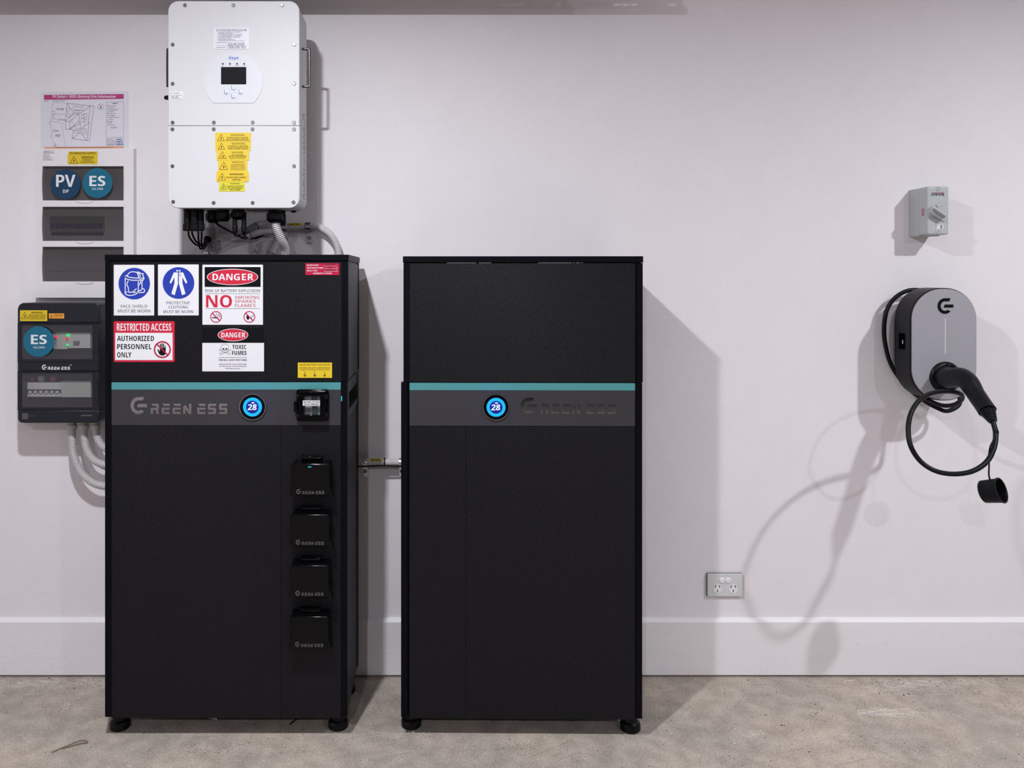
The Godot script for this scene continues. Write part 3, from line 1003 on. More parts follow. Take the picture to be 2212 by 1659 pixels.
func build_breaker_box(t: Node3D) -> void:
	var z0 := 0.398
	var z1 := 0.435
	var st := mb()
	# frame of four bars round the window
	slab(st, rrect(639.5, 841.5, 709.5, 910, 6, z0 + 0.014), z0, z0 + 0.014, 0.003)
	var b := obj("breaker_box", st, M.gloss_black, t, "glossy black breaker box with small clear window")
	st = mb()
	for r in [[646, 846.5, 703, 855.5], [646, 897, 703, 906], [646, 855.5, 656.5, 897], [692, 855.5, 703, 897]]:
		pbox(st, r[0], r[1], r[2], r[3], z0 + 0.012, z1, 0.0025)
	obj("window_frame", st, M.gloss_black, b)
	st = mb()
	pbox(st, 657.2, 855.8, 690.8, 896.6, z0 + 0.013, z0 + 0.018)
	obj("breaker", st, M.breaker_grey, b, "grey circuit breaker behind the window")
	st = mb()
	pbox(st, 672.5, 857, 685, 866, z0 + 0.018, z0 + 0.024)
	pbox(st, 674, 878, 686, 896, z0 + 0.018, z0 + 0.023)
	obj("green_toggle", st, M.toggle_green, b)
	st = mb()
	pbox(st, 659.3, 881.5, 671, 893, z0 + 0.018, z0 + 0.020)
	obj("toggle_plate", st, M.isolator_dark, b)
	st = mb()
	pbox(st, 656.5, 855.5, 692, 897, z1 - 0.006, z1 - 0.004)
	obj("window_pane", st, M.clear_pane, b)
	var s := sign_part(b, "label_strip", "white label reading BATTERY SYSTEM CIRCUIT BREAKER", 654, 865.2, 691, 876.2, 0.4, z1 + 0.001, "white_ink")
	text(ink("black"), "BATTERY SYSTEM", 655.8, 866.8, 689.3, 870.1, z1 + 0.0014, true)
	text(ink("black"), "CIRCUIT BREAKER", 655.8, 871.6, 688.6, 874.8, z1 + 0.0014, true)
	for c in inks:
		obj(c + "_print", inks[c], M[c + "_ink"], b)
	inks = {}
	for r in [[701.5, 853, 706.5, 862], [701.5, 872, 706, 888], [701.5, 892, 706.5, 901]]:
		st = mb()
		pbox(st, r[0], r[1], r[2], r[3], z0 + 0.013, z0 + 0.022, 0.002)
		obj("hinge_knuckle", st, M.dark_chrome if r[1] != 872 else M.gloss_black, b)
	for v in [855.5, 899.5]:
		st = mb()
		lathe(st, pt(643.2, v, z0 + 0.013), Vector3.BACK, [Vector2(0.005, 0.0), Vector2(0.005, 0.002), Vector2(0.003, 0.003), Vector2(0.0, 0.002)], 16)
		obj("screw_cap", st, M.satin_black, b)
	st = mb()
	pbox(st, 634, 868, 640.5, 889, z0, z0 + 0.015, 0.003)
	pbox(st, 636, 872, 643, 885, z0 + 0.01, z0 + 0.022, 0.003)
	obj("latch", st, M.gloss_black, b)

func flip_cover(t: Node3D, du: float, dv: float, i: int) -> void:
	var zb := 0.398
	var zf := 0.455
	var st := mb()
	slab(st, rrect(628 + du, 1002 + dv, 712.3 + du, 1070.5 + dv, 4.5, zf, 5), zb, zf, 0.0035)
	var c := obj("flip_cover", st, M.gloss_black, t, ["glossy black flip cover with two cyan lamps, topmost of four", "glossy black flip cover, second of four from the top", "glossy black flip cover, third of four from the top", "glossy black flip cover, lowest of four"][i])
	st = mb()
	pbox(st, 651.5 + du, 985.5 + dv * 0.998, 694.8 + du, 996 + dv * 0.998, zb, 0.418, 0.003)
	lathe(st, pt(653 + du, 990 + dv, 0.421), Vector3.RIGHT, [Vector2(0, 0), Vector2(0.004, 0), Vector2(0.004, 0.058), Vector2(0, 0.058)], 14)
	obj("hinge_knuckle", st, M.gloss_black, c)
	for s in [-1, 1]:
		st = mb()
		var ub := 628 + du if s < 0 else 712.3 + du
		var a := pt(ub, 1053 + dv, zf - 0.002)
		var b := pt(ub, 1072 + dv, zf - 0.001)
		var d := b + Vector3(0.009 * s, -0.003, 0)
		var back := Vector3(0, 0, -0.035)
		tri(st, a, b, d, Vector3.BACK)
		quad(st, a, d, d + back, a + back, Vector3(s, 1, 0))
		quad(st, b, d, d + back, b + back, Vector3.DOWN)
		tri(st, a + back, b + back, d + back, Vector3.FORWARD)
		obj("pull_tab", st, M.satin_black, c)
	st = mb()
	wordmark(st, 640 + du, 1056.5 + dv, 700.5 + du, 1067.5 + dv, zf - 0.0005, zf + 0.0003)
	obj("maker_lettering", st, M.cover_letters, c)
	if i == 0:
		for u in [666.8, 670.6]:
			st = mb()
			slab(st, oval(u, 1008.8, 1.4, 1.4, zf + 0.0006, 14), zf - 0.001, zf + 0.0006)
			obj("led_lamp", st, M.led_cyan_glow, c)

func build_plain_cabinet() -> void:
	var zf := 0.40
	var t := thing("battery_cabinet", "plain black battery cabinet without any signs, beside the signed cabinet", "cabinet", Vector3(sx(1128, zf), 0, 0.23))
	var fl := foot_at(889, 1581)
	var fr := foot_at(1361.5, 1586)
	cabinet(t, {"u0": 872.0, "u1": 1389.5, "l0": 867.5, "l1": 1388.0, "top": 553.5, "joint": 826.5, "bottom": 1553.0, "p0": 886.0, "p1": 1372.5, "seam": 1008.0, "weave": "twill_rising", "side": false,
		"logo": [1126.0, 859.0, 1331.0, 894.0], "dial": [1073.0, 880.0], "feet": [fl, fr, [fl[0], 0.115], [fr[0], 0.115]], "nut": 943.0})
	for s in [[967, 1030], [1036, 1062], [1164, 1237], [1240, 1243], [1246, 1254], [1257, 1260]]:  # pale strips added in place of the bright wall seen through the lid gap
		var st := mb()
		pbox(st, s[0], 567.2, s[1], 568.2, zf - 0.004, zf - 0.001)
		obj("gap_light_strip", st, M.film_and_gap_light, t, "thin pale strip added for light through the gap under the lid")
	t.rotation.y = -0.012


# ---------------------------------------------------------------- inverter
func build_inverter() -> void:
	var z := 0.30
	var t := thing("solar_inverter", "large white wall inverter with round display panel and yellow warning labels", "inverter", Vector3(sx(505, z), sy(449, z), 0.15))
	var st := mb()
	slab(st, rrect(364, 3, 646, 449, 22, z, 8), 0.158, z - 0.018, 0.0)
	obj("body", st, M.inverter_side, t)
	# upper and lower front covers with a fine joint between them
	for h in [[2.0, 271.2], [272.6, 449.5]]:
		st = mb()
		var o := rrect(363, 2, 646.8, 449.5, 22, z, 8)
		var cut := PackedVector2Array([Vector2(-3, sy(h[1], z)), Vector2(3, sy(h[1], z)), Vector2(3, sy(h[0], z) + 0.001), Vector2(-3, sy(h[0], z) + 0.001)])
		slab(st, Geometry2D.intersect_polygons(o, cut)[0], z - 0.019, z, 0.0025)
		obj("front_cover", st, M.inverter_white, t)
	# heat sink and bracket against the wall
	st = mb()
	for i in 22:
		var x := lerpf(sx(378, z), sx(632, z), i / 21.0)
		bx(st, Vector3(x - 0.0012, sy(400, z), 0.045), Vector3(x + 0.0012, sy(38, z), 0.158))
	bx(st, Vector3(sx(376, z), sy(400, z), 0.15), Vector3(sx(634, z), sy(38, z), 0.158))
	obj("heat_sink", st, M.finned_alloy, t)
	for v in [70, 290]:
		st = mb()
		bx(st, Vector3(sx(400, z), sy(v + 40, z), 0.0), Vector3(sx(610, z), sy(v, z), 0.05))
		obj("wall_bracket", st, M.finned_alloy, t)
	# carrying handles on both flanks
	for s in [-1, 1]:
		var x := sx(646 if s > 0 else 364, z)
		var y0 := sy(187, 0.24)
		var y1 := sy(106, 0.24)
		st = mb()
		tube(st, [Vector3(x, y0, 0.24), Vector3(x + s * 0.016, y0, 0.24), Vector3(x + s * 0.022, y0 + 0.002, 0.24), Vector3(x + s * 0.024, y0 + 0.010, 0.24), Vector3(x + s * 0.024, y1 - 0.010, 0.24), Vector3(x + s * 0.022, y1 - 0.002, 0.24), Vector3(x + s * 0.016, y1, 0.24), Vector3(x, y1, 0.24)], 0.0042, 12, 5)
		obj("carry_handle", st, M.dark_chrome if s > 0 else M.gland_black, t)
	st = mb()
	lathe(st, Vector3(sx(364, z), sy(211, 0.24), 0.24), Vector3.LEFT, [Vector2(0, 0), Vector2(0.012, 0), Vector2(0.012, 0.014), Vector2(0.009, 0.018), Vector2(0.006, 0.034), Vector2(0, 0.034)], 20)
	obj("rotary_switch", st, M.gland_black, t, "black rotary isolator knob on the flank")
	# round display panel cut flat at its lower edge
	var o2 := []
	for i in 61:
		var a := deg_to_rad(-47.0) + i * deg_to_rad(274.0) / 60
		o2.append(Vector2(504.3 + 63.0 * cos(a), 176.0 - 63.5 * sin(a)))
	st = mb()
	prism(st, o2, z - 0.001, z + 0.002)
	var d := obj("display_panel", st, M.panel_white, t, "glossy white round control panel")
	st = mb()
	slab(st, rrect(477.4, 144.8, 531.8, 182, 1.5, z + 0.003, 3), z + 0.001, z + 0.003)
	obj("screen", st, M.screen_glass, d)
	for u in [481.2, 496.6, 512, 527.4]:
		st = mb()
		slab(st, oval(u, 137.8, 1.9, 1.9, z + 0.0028, 16), z + 0.001, z + 0.0028)
		obj("indicator", st, M.socket_black, d)
	for p in [[504.3, 189.3], [488.7, 198.4], [520.2, 198.4], [504.3, 207.2]]:
		st = mb()
		slab(st, rrect(p[0] - 4.6, p[1] - 4.8, p[0] + 4.4, p[1] + 4.2, 1.5, z + 0.0024, 3), z + 0.001, z + 0.0024)
		obj("button_edge", st, M.logo_ink, d)
		st = mb()
		slab(st, rrect(p[0] - 3.6, p[1] - 4.6, p[0] + 4.2, p[1] + 3.2, 1.5, z + 0.0034, 3), z + 0.001, z + 0.0034, 0.0006)
		obj("button", st, M.button_white, d)
	var k := 9.215
	var iz := z + 0.0038
	stroke(ink("logo"), [Vector2(502.5, 190), Vector2(504.6, 187.2), Vector2(506.6, 190)], 0.7, iz)
	stroke(ink("logo"), [Vector2(491, 200), Vector2(488, 197.6), Vector2(488.6, 200)], 0.7, iz)
	stroke(ink("logo"), [Vector2(518.6, 197.8), Vector2(520, 199.6), Vector2(522.6, 196.4)], 0.7, iz)
	stroke(ink("logo"), [Vector2(502.5, 205.2), Vector2(504.6, 208), Vector2(506.6, 205.2)], 0.7, iz)
	text(ink("logo"), "Deye", 494.6, 121.8, 515, 130.2, z + 0.0024, true)
	text(ink("grey"), "DC", 479.2, 141.2, 483.2, 142.8, z + 0.0024)
	text(ink("grey"), "AC", 494.8, 141.2, 498.6, 142.8, z + 0.0024)
	text(ink("grey"), "Normal", 507.4, 141.2, 516.6, 142.8, z + 0.0024)
	text(ink("grey"), "Alarm", 523.8, 141.2, 531.4, 142.8, z + 0.0024)
	text(ink("logo"), "Up", 502.5, 194.9, 506, 196.6, z + 0.0024)
	text(ink("logo"), "Esc", 486, 203.4, 491, 205, z + 0.0024)
	text(ink("logo"), "Enter", 516.5, 203.4, 523.5, 205, z + 0.0024)
	text(ink("logo"), "Down", 500.8, 212, 507.8, 213.6, z + 0.0024)
	printed(d)
	# screws
	var e := org
	org = Vector3.ZERO
	st = mb()
	lathe(st, Vector3.ZERO, Vector3.BACK, [Vector2(0.0062, 0), Vector2(0.0062, 0.0012), Vector2(0.005, 0.0026), Vector2(0.0030, 0.0026), Vector2(0.0028, 0.0006), Vector2(0, 0.0006)], 18)
	st.generate_normals()
	var head := st.commit()
	org = e
	for p in [[399.5, 11.5], [504.3, 11.3], [609.2, 11], [373, 96.5], [635.5, 96], [373, 181], [635.3, 180.5], [373, 265], [462, 264.8], [546, 264.6], [635.3, 264.8], [372.5, 279.3], [461.7, 279.2], [545.5, 279.2], [635.2, 279.3], [372.5, 359], [635.3, 359], [374.2, 436], [461.5, 438.2], [545.8, 438.2], [634, 437]]:
		inst("cover_screw", head, M.steel_screw, t, pt(p[0], p[1], z))
	# shutdown notice
	var zl := z + 0.0012
	var q := zl + 0.0003
	var s := sign_part(t, "notice_label", "pale grey notice label headed SHUTDOWN PROCEDURE with handwriting", 461.3, 59.8, 538.5, 106, 0.3, zl, "paper")
	text(ink("black"), "SHUTDOWN PROCEDURE", 467, 63, 533.5, 67.2, q, false)
	var rows := [[469.5, 521.5, "1.Turn off the MAIN SWITCH (INVERTER) or"], [472, 502.5, "INVERTER A.C. ISOLATOR"], [469.5, 523, "2.Turn off the MAIN SWITCH (ALTERNATIVE)"], [472, 521, "or ALTERNATIVE SUPPLY A.C. ISOLATOR"], [469.5, 517.5, "3.Turn off the PV ARRAY D.C. ISOLATOR"], [472, 500, "(located at the inverter)"], [469.5, 509, "4.Turn off BATTERY SYSTEM D.C."], [472, 528, "ISOLATORS located at the inverter or Battery"]]
	for i in rows.size():
		text(ink("grey"), rows[i][2], rows[i][0], 68.4 + i * 2.72, rows[i][1], 70.3 + i * 2.72, q, true)
	text(ink("grey"), "System installed by", 467, 91, 490.5, 93.2, q, true)
	text(ink("grey"), "Contact Number:", 467, 101.2, 488, 103.2, q, true)
	rect(ink("grey"), 467, 98.0, 533, 98.35, q)
	text(ink("black"), "SOLAR EVER", 492, 92.4, 527.5, 97.8, q, false, 0.12)
	text(ink("black"), "1300 696 950", 491, 99.2, 530, 104.6, q, false, 0.15)
	printed(s)
	s = sign_part(t, "array_label", "small white label with arrow reading PV ARRAY DC ISOLATOR", 367.6, 197.4, 396, 214.6, 0.4, zl, "white_ink")
	fill(ink("black"), [Vector2(368.8, 201.4), Vector2(370.8, 200.2), Vector2(370.8, 202.6)], q)
	text(ink("black"), "PV ARRAY", 374, 200, 388, 202.4, q)
	text(ink("black"), "DC DC ISOLATOR", 369.3, 205, 392.5, 207.4, q)
	text(ink("black"), "#1, #2", 370, 208.4, 384, 211.8, q, true, 0.2)
	rect(ink("grey"), 370, 212.3, 393, 212.7, q)
	printed(s)
	# barcode sheet along the flank
	st = mb()
	var xr := sx(646, z) + 0.0006
	bx(st, Vector3(xr - 0.001, sy(436, 0.22), 0.172), Vector3(xr, sy(240, 0.22), 0.262))
	var f := obj("rating_sheet", st, M.inverter_side, t)
	st = mb()
	var rng := RandomNumberGenerator.new()
	rng.seed = 7
	for i in 44:
		var y := lerpf(sy(430, 0.22), sy(246, 0.22), i / 43.0)
		var za := 0.18 + rng.randf() * 0.02
		var zb := za + rng.randf_range(0.012, 0.05)
		quad(st, Vector3(xr + 0.0003, y, za), Vector3(xr + 0.0003, y, zb), Vector3(xr + 0.0003, y + 0.0028, zb), Vector3(xr + 0.0003, y + 0.0028, za), Vector3.RIGHT)
	obj("grey_print", st, M.grey_ink, f)
	build_warning_labels(t, z)
	build_glands(t)

func build_warning_labels(t: Node3D, z: float) -> void:
	var zl := z + 0.0012
	var rows := [
		[465.2, 286.5, 542, 306.5, "yellow", "yellow warning label about battery system isolators, topmost on inverter", 470, 303.5, 14.6, "WARNING", 498, 289.8, 528.5, 293.8, ["BATTERY SYSTEM D.C. ISOLATORS", "DO NOT DE-ENERGISE THE BATTERY", "SYSTEM AND BATTERY SYSTEM CABLING"], 488, 538.5, 296, 3.1],
		[465.0, 306.0, 541.8, 325.2, "yellow", "yellow warning label about PV array isolators, second from the top", 471, 322.6, 14.6, "WARNING", 500, 308.2, 529.8, 312.2, ["PV ARRAY D.C. ISOLATORS", "DO NOT DE-ENERGISE THE PV", "ARRAY AND ARRAY CABLINGS"], 492, 537, 314.2, 3.2],
		[468.2, 325.2, 537.6, 346.4, "yellow", "yellow arc flash hazard label with flame triangle", 472.3, 342.6, 16.4, "WARNING", 500.4, 327.4, 525, 331.2, ["ARC FLASH HAZARD", "ARC FLASH HAZARD APPROPRIATE", "PPE AND TOOLS REQUIRED WHILE", "WORKING ON THE EQUIPMENT"], 494, 532, 333.2, 2.75],
		[471.2, 346.4, 534.2, 371, "yellow", "yellow warning label about qualified persons disconnecting", 474.4, 366.4, 18, "WARNING", 501, 348.6, 527, 352.4, ["d.c. disconnection", "type(s) can only be", "operated by suitable", "qualified personnel"], 498, 529.6, 354.4, 3.7],
		[467.2, 371, 537, 392.4, "yellow", "yellow warning label reading DO NOT DISCONNECT UNDER LOAD", 471.4, 389, 16.2, "WARNING", 495.6, 374.4, 526, 378.4, ["DO NOT DISCONNECT", "UNDER LOAD"], 489, 532.4, 381.6, 4.9],
		[473.2, 392.4, 528.8, 413.4, "lemon", "lemon yellow warning label about inverter isolation, lowest on inverter", 476.2, 409, 13.2, "WARNING", 497.4, 394.8, 518, 398.2, ["ISOLATION OF THE INVERTER", "WILL NOT DE-ENERGISE", "THE PV ARRAY"], 489.4, 526, 401, 3.9],
	]
	for i in rows.size():
		var r: Array = rows[i]
		var zi := zl + (0.0006 if i in [0, 2, 4] else 0.0)
		var q := zi + 0.0003
		var s := sign_part(t, "warning_label", r[5], r[0], r[1], r[2], r[3], 0.3, zi, r[4] + "_ink")
		var hgt: float = r[8] * 0.92
		if i == 2:
			flame_triangle(ink("brown"), r[6], r[7] - hgt, r[6] + r[8], r[7], q, 0.75)
		else:
			bolt_triangle(ink("brown"), r[6], r[7] - hgt, r[6] + r[8], r[7], q, 0.75)
		text(ink("brown"), r[9], r[10], r[11], r[12], r[13], q, i == 4)
		var lines: Array = r[14]
		for k in lines.size():
			var narrow := 0.0 if lines.size() > 2 else (5.5 if k == 1 else 0.0)
			narrow += (r[16] - r[15]) * 0.5 * (1.0 - clampf(lines[k].length() / float(max_len(lines)), 0.55, 1.0)) * 0.8
			text(ink("brown"), lines[k], r[15] + narrow, r[17] + k * r[18], r[16] - narrow, r[17] + k * r[18] + r[18] * 0.7, q, true)
		printed(s)

func max_len(a: Array) -> int:
	var n := 1
	for s in a:
		n = maxi(n, s.length())
	return n

func hex_gland(t: Node3D, u: float, v: float, z: float, r: float, h: float) -> void:
	var st := mb()
	var at := pt(u, v, z)
	lathe(st, at + Vector3(0, -h, 0), Vector3.UP, [Vector2(0, 0), Vector2(r * 0.62, 0), Vector2(r * 0.85, h * 0.12), Vector2(r, h * 0.25), Vector2(r, h * 0.7), Vector2(r * 0.8, h * 0.75), Vector2(r * 0.8, h)], 6)
	obj("cable_gland", st, M.gland_black, t)

func build_glands(t: Node3D) -> void:
	var z := 0.23
	# a block of battery connectors on the underside
	for p in [[404.5, 0.245], [420, 0.25], [432.5, 0.235]]:
		var st := mb()
		var at := pt(p[0], 449, p[1])
		lathe(st, at + Vector3(0, -0.078, 0), Vector3.UP, [Vector2(0, 0), Vector2(0.0125, 0), Vector2(0.0145, 0.003), Vector2(0.0145, 0.022), Vector2(0.012, 0.025), Vector2(0.012, 0.06), Vector2(0.013, 0.085)], 14)
		obj("string_connector", st, M.gland_black, t)
	hex_gland(t, 460.5, 453, 0.20, 0.026, 0.045)
	hex_gland(t, 482.5, 453, 0.235, 0.024, 0.040)
	hex_gland(t, 515.5, 453, 0.235, 0.027, 0.034)
	for p in [[507.5, 0.24], [527, 0.24]]:
		var st := mb()
		lathe(st, pt(p[0], 503, p[1]), Vector3.UP, [Vector2(0, 0), Vector2(0.008, 0), Vector2(0.0098, 0.004), Vector2(0.0098, 0.02), Vector2(0.0082, 0.024), Vector2(0.0082, 0.07)], 12)
		obj("plug_connector", st, M.gland_black, t)
	hex_gland(t, 594, 453, 0.22, 0.030, 0.045)
	hex_gland(t, 611.5, 455, 0.20, 0.011, 0.05)
	var st := mb()
	pbox(st, 629, 452, 639, 459, 0.18, 0.19)
	obj("vent_plug", st, M.gland_black, t)
	st = mb()
	pbox(st, 534, 449, 578, 455, 0.16, 0.24)
	obj("terminal_plate", st, M.dark_chrome, t)


# ---------------------------------------------------------------- pipes and cables behind the cabinets
func saddle(t: Node3D, c: Vector3, along: Vector3, r: float) -> void:
	var st := mb()
	var p := PackedVector3Array([c - along * 0.009, c + along * 0.009])
	sweep(st, p, PackedFloat32Array([r, r]), 20)
	obj("clamp_band", st, M.chrome, t)
	st = mb()
	bx(st, Vector3(c.x - 0.010, c.y - r - 0.045, 0.001), Vector3(c.x + 0.010, c.y - r + 0.006, 0.005), 0.001)
	obj("clamp_tab", st, M.chrome, t)
	st = mb()
	lathe(st, Vector3(c.x, c.y - r - 0.024, 0.005), Vector3.BACK, [Vector2(0.0065, 0), Vector2(0.0065, 0.003), Vector2(0.004, 0.004), Vector2(0.0, 0.003)], 14)
	obj("clamp_screw", st, M.steel_screw, t)

func build_pipes() -> void:
	# three corrugated conduits under the black enclosure
	var st := mb()
	var defs := [
		["grey corrugated conduit with the widest bend below the black enclosure", [[155.5, 926, 0.07], [156, 950, 0.07], [160, 985, 0.07], [175, 1020, 0.07], [200, 1042, 0.068], [226, 1050, 0.062], [262, 1053, 0.05]]],
		["grey corrugated conduit with the middle bend below the black enclosure", [[181, 926, 0.07], [182, 945, 0.07], [188, 972, 0.07], [202, 993, 0.07], [226, 1004, 0.064], [262, 1008, 0.05]]],
		["grey corrugated conduit with the tightest bend below the black enclosure", [[207, 926, 0.07], [208.5, 938, 0.07], [215, 955, 0.07], [228, 968, 0.066], [262, 978, 0.05]]],
	]
	for d in defs:
		var pts := []
		for p in d[1]:
			pts.append(pt(p[0], p[1], p[2]))
		var t := thing("flexible_conduit", d[0], "conduit", pts[0], "corrugated conduits below the black enclosure")
		st = mb()
		corrugated(st, pts, 0.0142, 0.0064)
		obj("corrugated_tube", st, M.conduit_grey, t)
		st = mb()
		lathe(st, Vector3(pts[0].x, pts[0].y - 0.002, pts[0].z), Vector3.UP, [Vector2(0, 0), Vector2(0.0165, 0), Vector2(0.0175, 0.003), Vector2(0.0175, 0.016), Vector2(0.0155, 0.018), Vector2(0.0155, 0.03)], 20)
		obj("gland", st, M.gland_grey, t)
	# conduit from the inverter's large gland
	var pts := [pt(594, 478, 0.22), pt(599, 497, 0.215), pt(608, 518, 0.20), pt(616, 536, 0.17), Vector3(sx(617, 0.15), sy(550, 0.403), 0.15)]
	var t := thing("flexible_conduit", "grey corrugated conduit dropping from the inverter's large gland", "conduit", pts[0])
	st = mb()
	corrugated(st, pts, 0.0148, 0.0058)
	obj("corrugated_tube", st, M.conduit_grey, t)
	# battery conduit along the wall and down to the signed cabinet
	pts = [pt(563, 490, 0.03), pt(585, 490, 0.03), pt(612, 491, 0.028), pt(640, 490, 0.028), pt(675, 488, 0.028), pt(693, 493, 0.03), pt(712, 506, 0.034), pt(725, 526, 0.034), pt(731, 550, 0.034), pt(733, 590, 0.034)]
	t = thing("battery_conduit", "grey corrugated battery conduit running along the wall beneath the inverter", "conduit", pts[4])
	st = mb()
	corrugated(st, pts, 0.0145, 0.0052)
	obj("corrugated_tube", st, M.conduit_grey, t)
	saddle(t, pt(666, 489, 0.028), Vector3.RIGHT, 0.0165)
	saddle(t, pt(613, 491, 0.028), Vector3.RIGHT, 0.0165)
	st = mb()
	pbox(st, 624, 482, 651, 487, 0.036, 0.043)
	var s := obj("battery_tag", st, M.yellow_ink, t, "yellow tag reading BATTERY")
	text(ink("black"), "BATTERY", 626, 482.6, 648, 486.4, 0.0434, true)
	printed(s)
	# two pipe ends with cables coming out of them
	for a in [[[[579, 483, 0.026], [560, 485, 0.04], [545, 492, 0.055], [536, 498, 0.07]], "grey pipe elbow behind the plug connectors, upper of two", [563, 486]], [[[591, 499, 0.04], [575, 500, 0.055], [556, 503, 0.075], [532, 511, 0.10]], "grey pipe elbow behind the plug connectors, lower of two", [540, 507]]]:
		pts = []
		for p in a[0]:
			pts.append(pt(p[0], p[1], p[2]))
		t = thing("pipe_elbow", a[1], "pipe", pts[0])
		st = mb()
		tube(st, pts, 0.0125, 18)
		obj("pipe", st, M.pipe_grey, t)
		st = mb()
		var c: Vector3 = pts[1].lerp(pts[2], 0.4) if a[2][0] == 563 else pts[2].lerp(pts[3], 0.7)
		var dir: Vector3 = (pts[2] - pts[1]).normalized() if a[2][0] == 563 else (pts[3] - pts[2]).normalized()
		sweep(st, PackedVector3Array([c - dir * 0.0012, c + dir * 0.0012]), PackedFloat32Array([0.0133, 0.0133]), 20)
		obj("seal_ring", st, M.gland_black, t)
	# elbow in front of the wall that goes down behind the cabinet
	pts = [pt(601, 513, 0.03), pt(598, 524, 0.03), pt(592, 538, 0.04), pt(585, 552, 0.05), pt(578, 580, 0.05)]
	t = thing("pipe_elbow", "grey pipe bend going down behind the signed cabinet", "pipe", pts[0])
	st = mb()
	tube(st, pts, 0.0165, 18)
	obj("pipe", st, M.pipe_grey, t)
	st = mb()
	var dd: Vector3 = (pts[3] - pts[2]).normalized()
	sweep(st, PackedVector3Array([pts[3] - dd * 0.006, pts[3] - dd * 0.003]), PackedFloat32Array([0.0175, 0.0175]), 20)
	obj("seal_ring", st, M.gland_black, t)
	# inspection pipe with a round cable entry
	var at := pt(453, 520, 0.035)
	t = thing("inspection_pipe", "upright grey pipe with round cable opening under the inverter", "pipe", Vector3(at.x, 1.45, 0.035))
	st = mb()
	tube(st, [Vector3(at.x, 1.45, 0.035), Vector3(at.x, 1.56, 0.035), Vector3(at.x, sy(492, 0.035), 0.035)], 0.0205, 24)
	obj("pipe", st, M.pipe_grey, t)
	st = mb()
	tube(st, [Vector3(at.x + 0.002, sy(493, 0.035), 0.035), Vector3(at.x + 0.002, sy(475, 0.035), 0.035)], 0.0145, 20)
	obj("coupler", st, M.coupler_clear, t)
	st = mb()
	lathe(st, pt(447, 517.5, 0.056), Vector3(-0.3, 0, 0.954).normalized(), [Vector2(0, -0.012), Vector2(0.0135, -0.012), Vector2(0.0135, 0.0005), Vector2(0, 0.0012)], 24)
	obj("cable_entry", st, M.void_black, t)
	st = mb()
	tube(st, [pt(453, 545, 0.035), pt(453, 549, 0.035)], 0.0225, 20)
	obj("clamp_band", st, M.chrome, t)
	# thin black cables
	var runs := [
		[407, 500, 409, 512, 420, 526, 433, 533], [414.5, 500, 417, 510, 425, 523, 434, 532], [428.5, 500, 428.5, 512, 430, 524, 435, 535], [435.5, 500, 435.5, 512, 435, 524, 436.5, 535]]
	for i in runs.size():
		var r: Array = runs[i]
		var off := Vector3((i % 2 - 0.5) * 0.0078, (0.5 - i / 2) * 0.0078, 0.0)
		pts = [pt(r[0], r[1], 0.245), pt(r[2], r[3], 0.235), pt(r[4], r[5], 0.20), pt(r[6], r[7], 0.15) + off, pt(441.5, 530, 0.10) + off, pt(446.5, 518.5, 0.062) + off]
		t = thing("string_cable", "thin black cable looping from the connectors to the upright grey pipe", "cable", pts[0], "thin black cables under the inverter")
		st = mb()
		tube(st, pts, 0.0032, 8)
		obj("sheath", st, M.cable_black, t)
	pts = [pt(463, 478, 0.20), pt(472, 486, 0.19), pt(490, 496, 0.15), pt(505, 504, 0.10), pt(525, 514, 0.045), pt(545, 515, 0.03), pt(562, 511, 0.025), pt(578, 503, 0.02)]
	t = thing("communication_cable", "black cable slanting from an inverter gland past the plug connectors", "cable", pts[0])
	st = mb()
	tube(st, pts, 0.0036, 10)
	obj("sheath", st, M.cable_black, t)
	for a in [[507.5, 502, 538, 500, "cable_red", "dark red lead below the plug connectors"], [527, 502, 536, 512, "cable_black", "short black lead from plug connector into grey pipe elbow"]]:
		pts = [pt(a[0], a[1], 0.24), pt(a[0] + 1, a[1] + 6, 0.22), pt(a[2] - 6, a[3] + 4, 0.15), pt(a[2], a[3], 0.09)]
		t = thing("string_lead", a[5], "cable", pts[0])
		st = mb()
		tube(st, pts, 0.0034, 8)
		obj("sheath", st, M[a[4]], t)
	# link between the two cabinets
	pts = [pt(750, 1000, 0.035), pt(785, 999, 0.035), pt(830, 998.5, 0.035), pt(900, 998.5, 0.035)]
	t = thing("link_conduit", "short grey corrugated conduit joining the two battery cabinets", "conduit", pts[1])
	st = mb()
	corrugated(st, pts, 0.0142, 0.0052)
	obj("corrugated_tube", st, M.conduit_grey, t)
	saddle(t, pt(787, 999, 0.035), Vector3.RIGHT, 0.0162)
	saddle(t, pt(867, 998.5, 0.035), Vector3.RIGHT, 0.0162)
	st = mb()
	pbox(st, 799.5, 991, 825.5, 996, 0.044, 0.049)
	s = obj("battery_tag", st, M.yellow_ink, t, "yellow tag reading BATTERY")
	text(ink("black"), "BATTERY", 801.5, 991.6, 822, 995.4, 0.0494, true)
	printed(s)
	st = mb()
	tube(st, [pt(829.5, 998.5, 0.035), pt(832.5, 998.5, 0.035)], 0.0165, 20)
	obj("cable_tie", st, M.gland_black, t)
	pts = [pt(752, 1008, 0.04), pt(790, 1007.5, 0.045), pt(830, 1006, 0.05), pt(870, 1008, 0.045), pt(895, 1009, 0.04)]
	t = thing("link_cable", "thin black cable strapped under the link conduit between cabinets", "cable", pts[1])
	st = mb()
	tube(st, pts, 0.0028, 8)
	obj("sheath", st, M.cable_black, t)


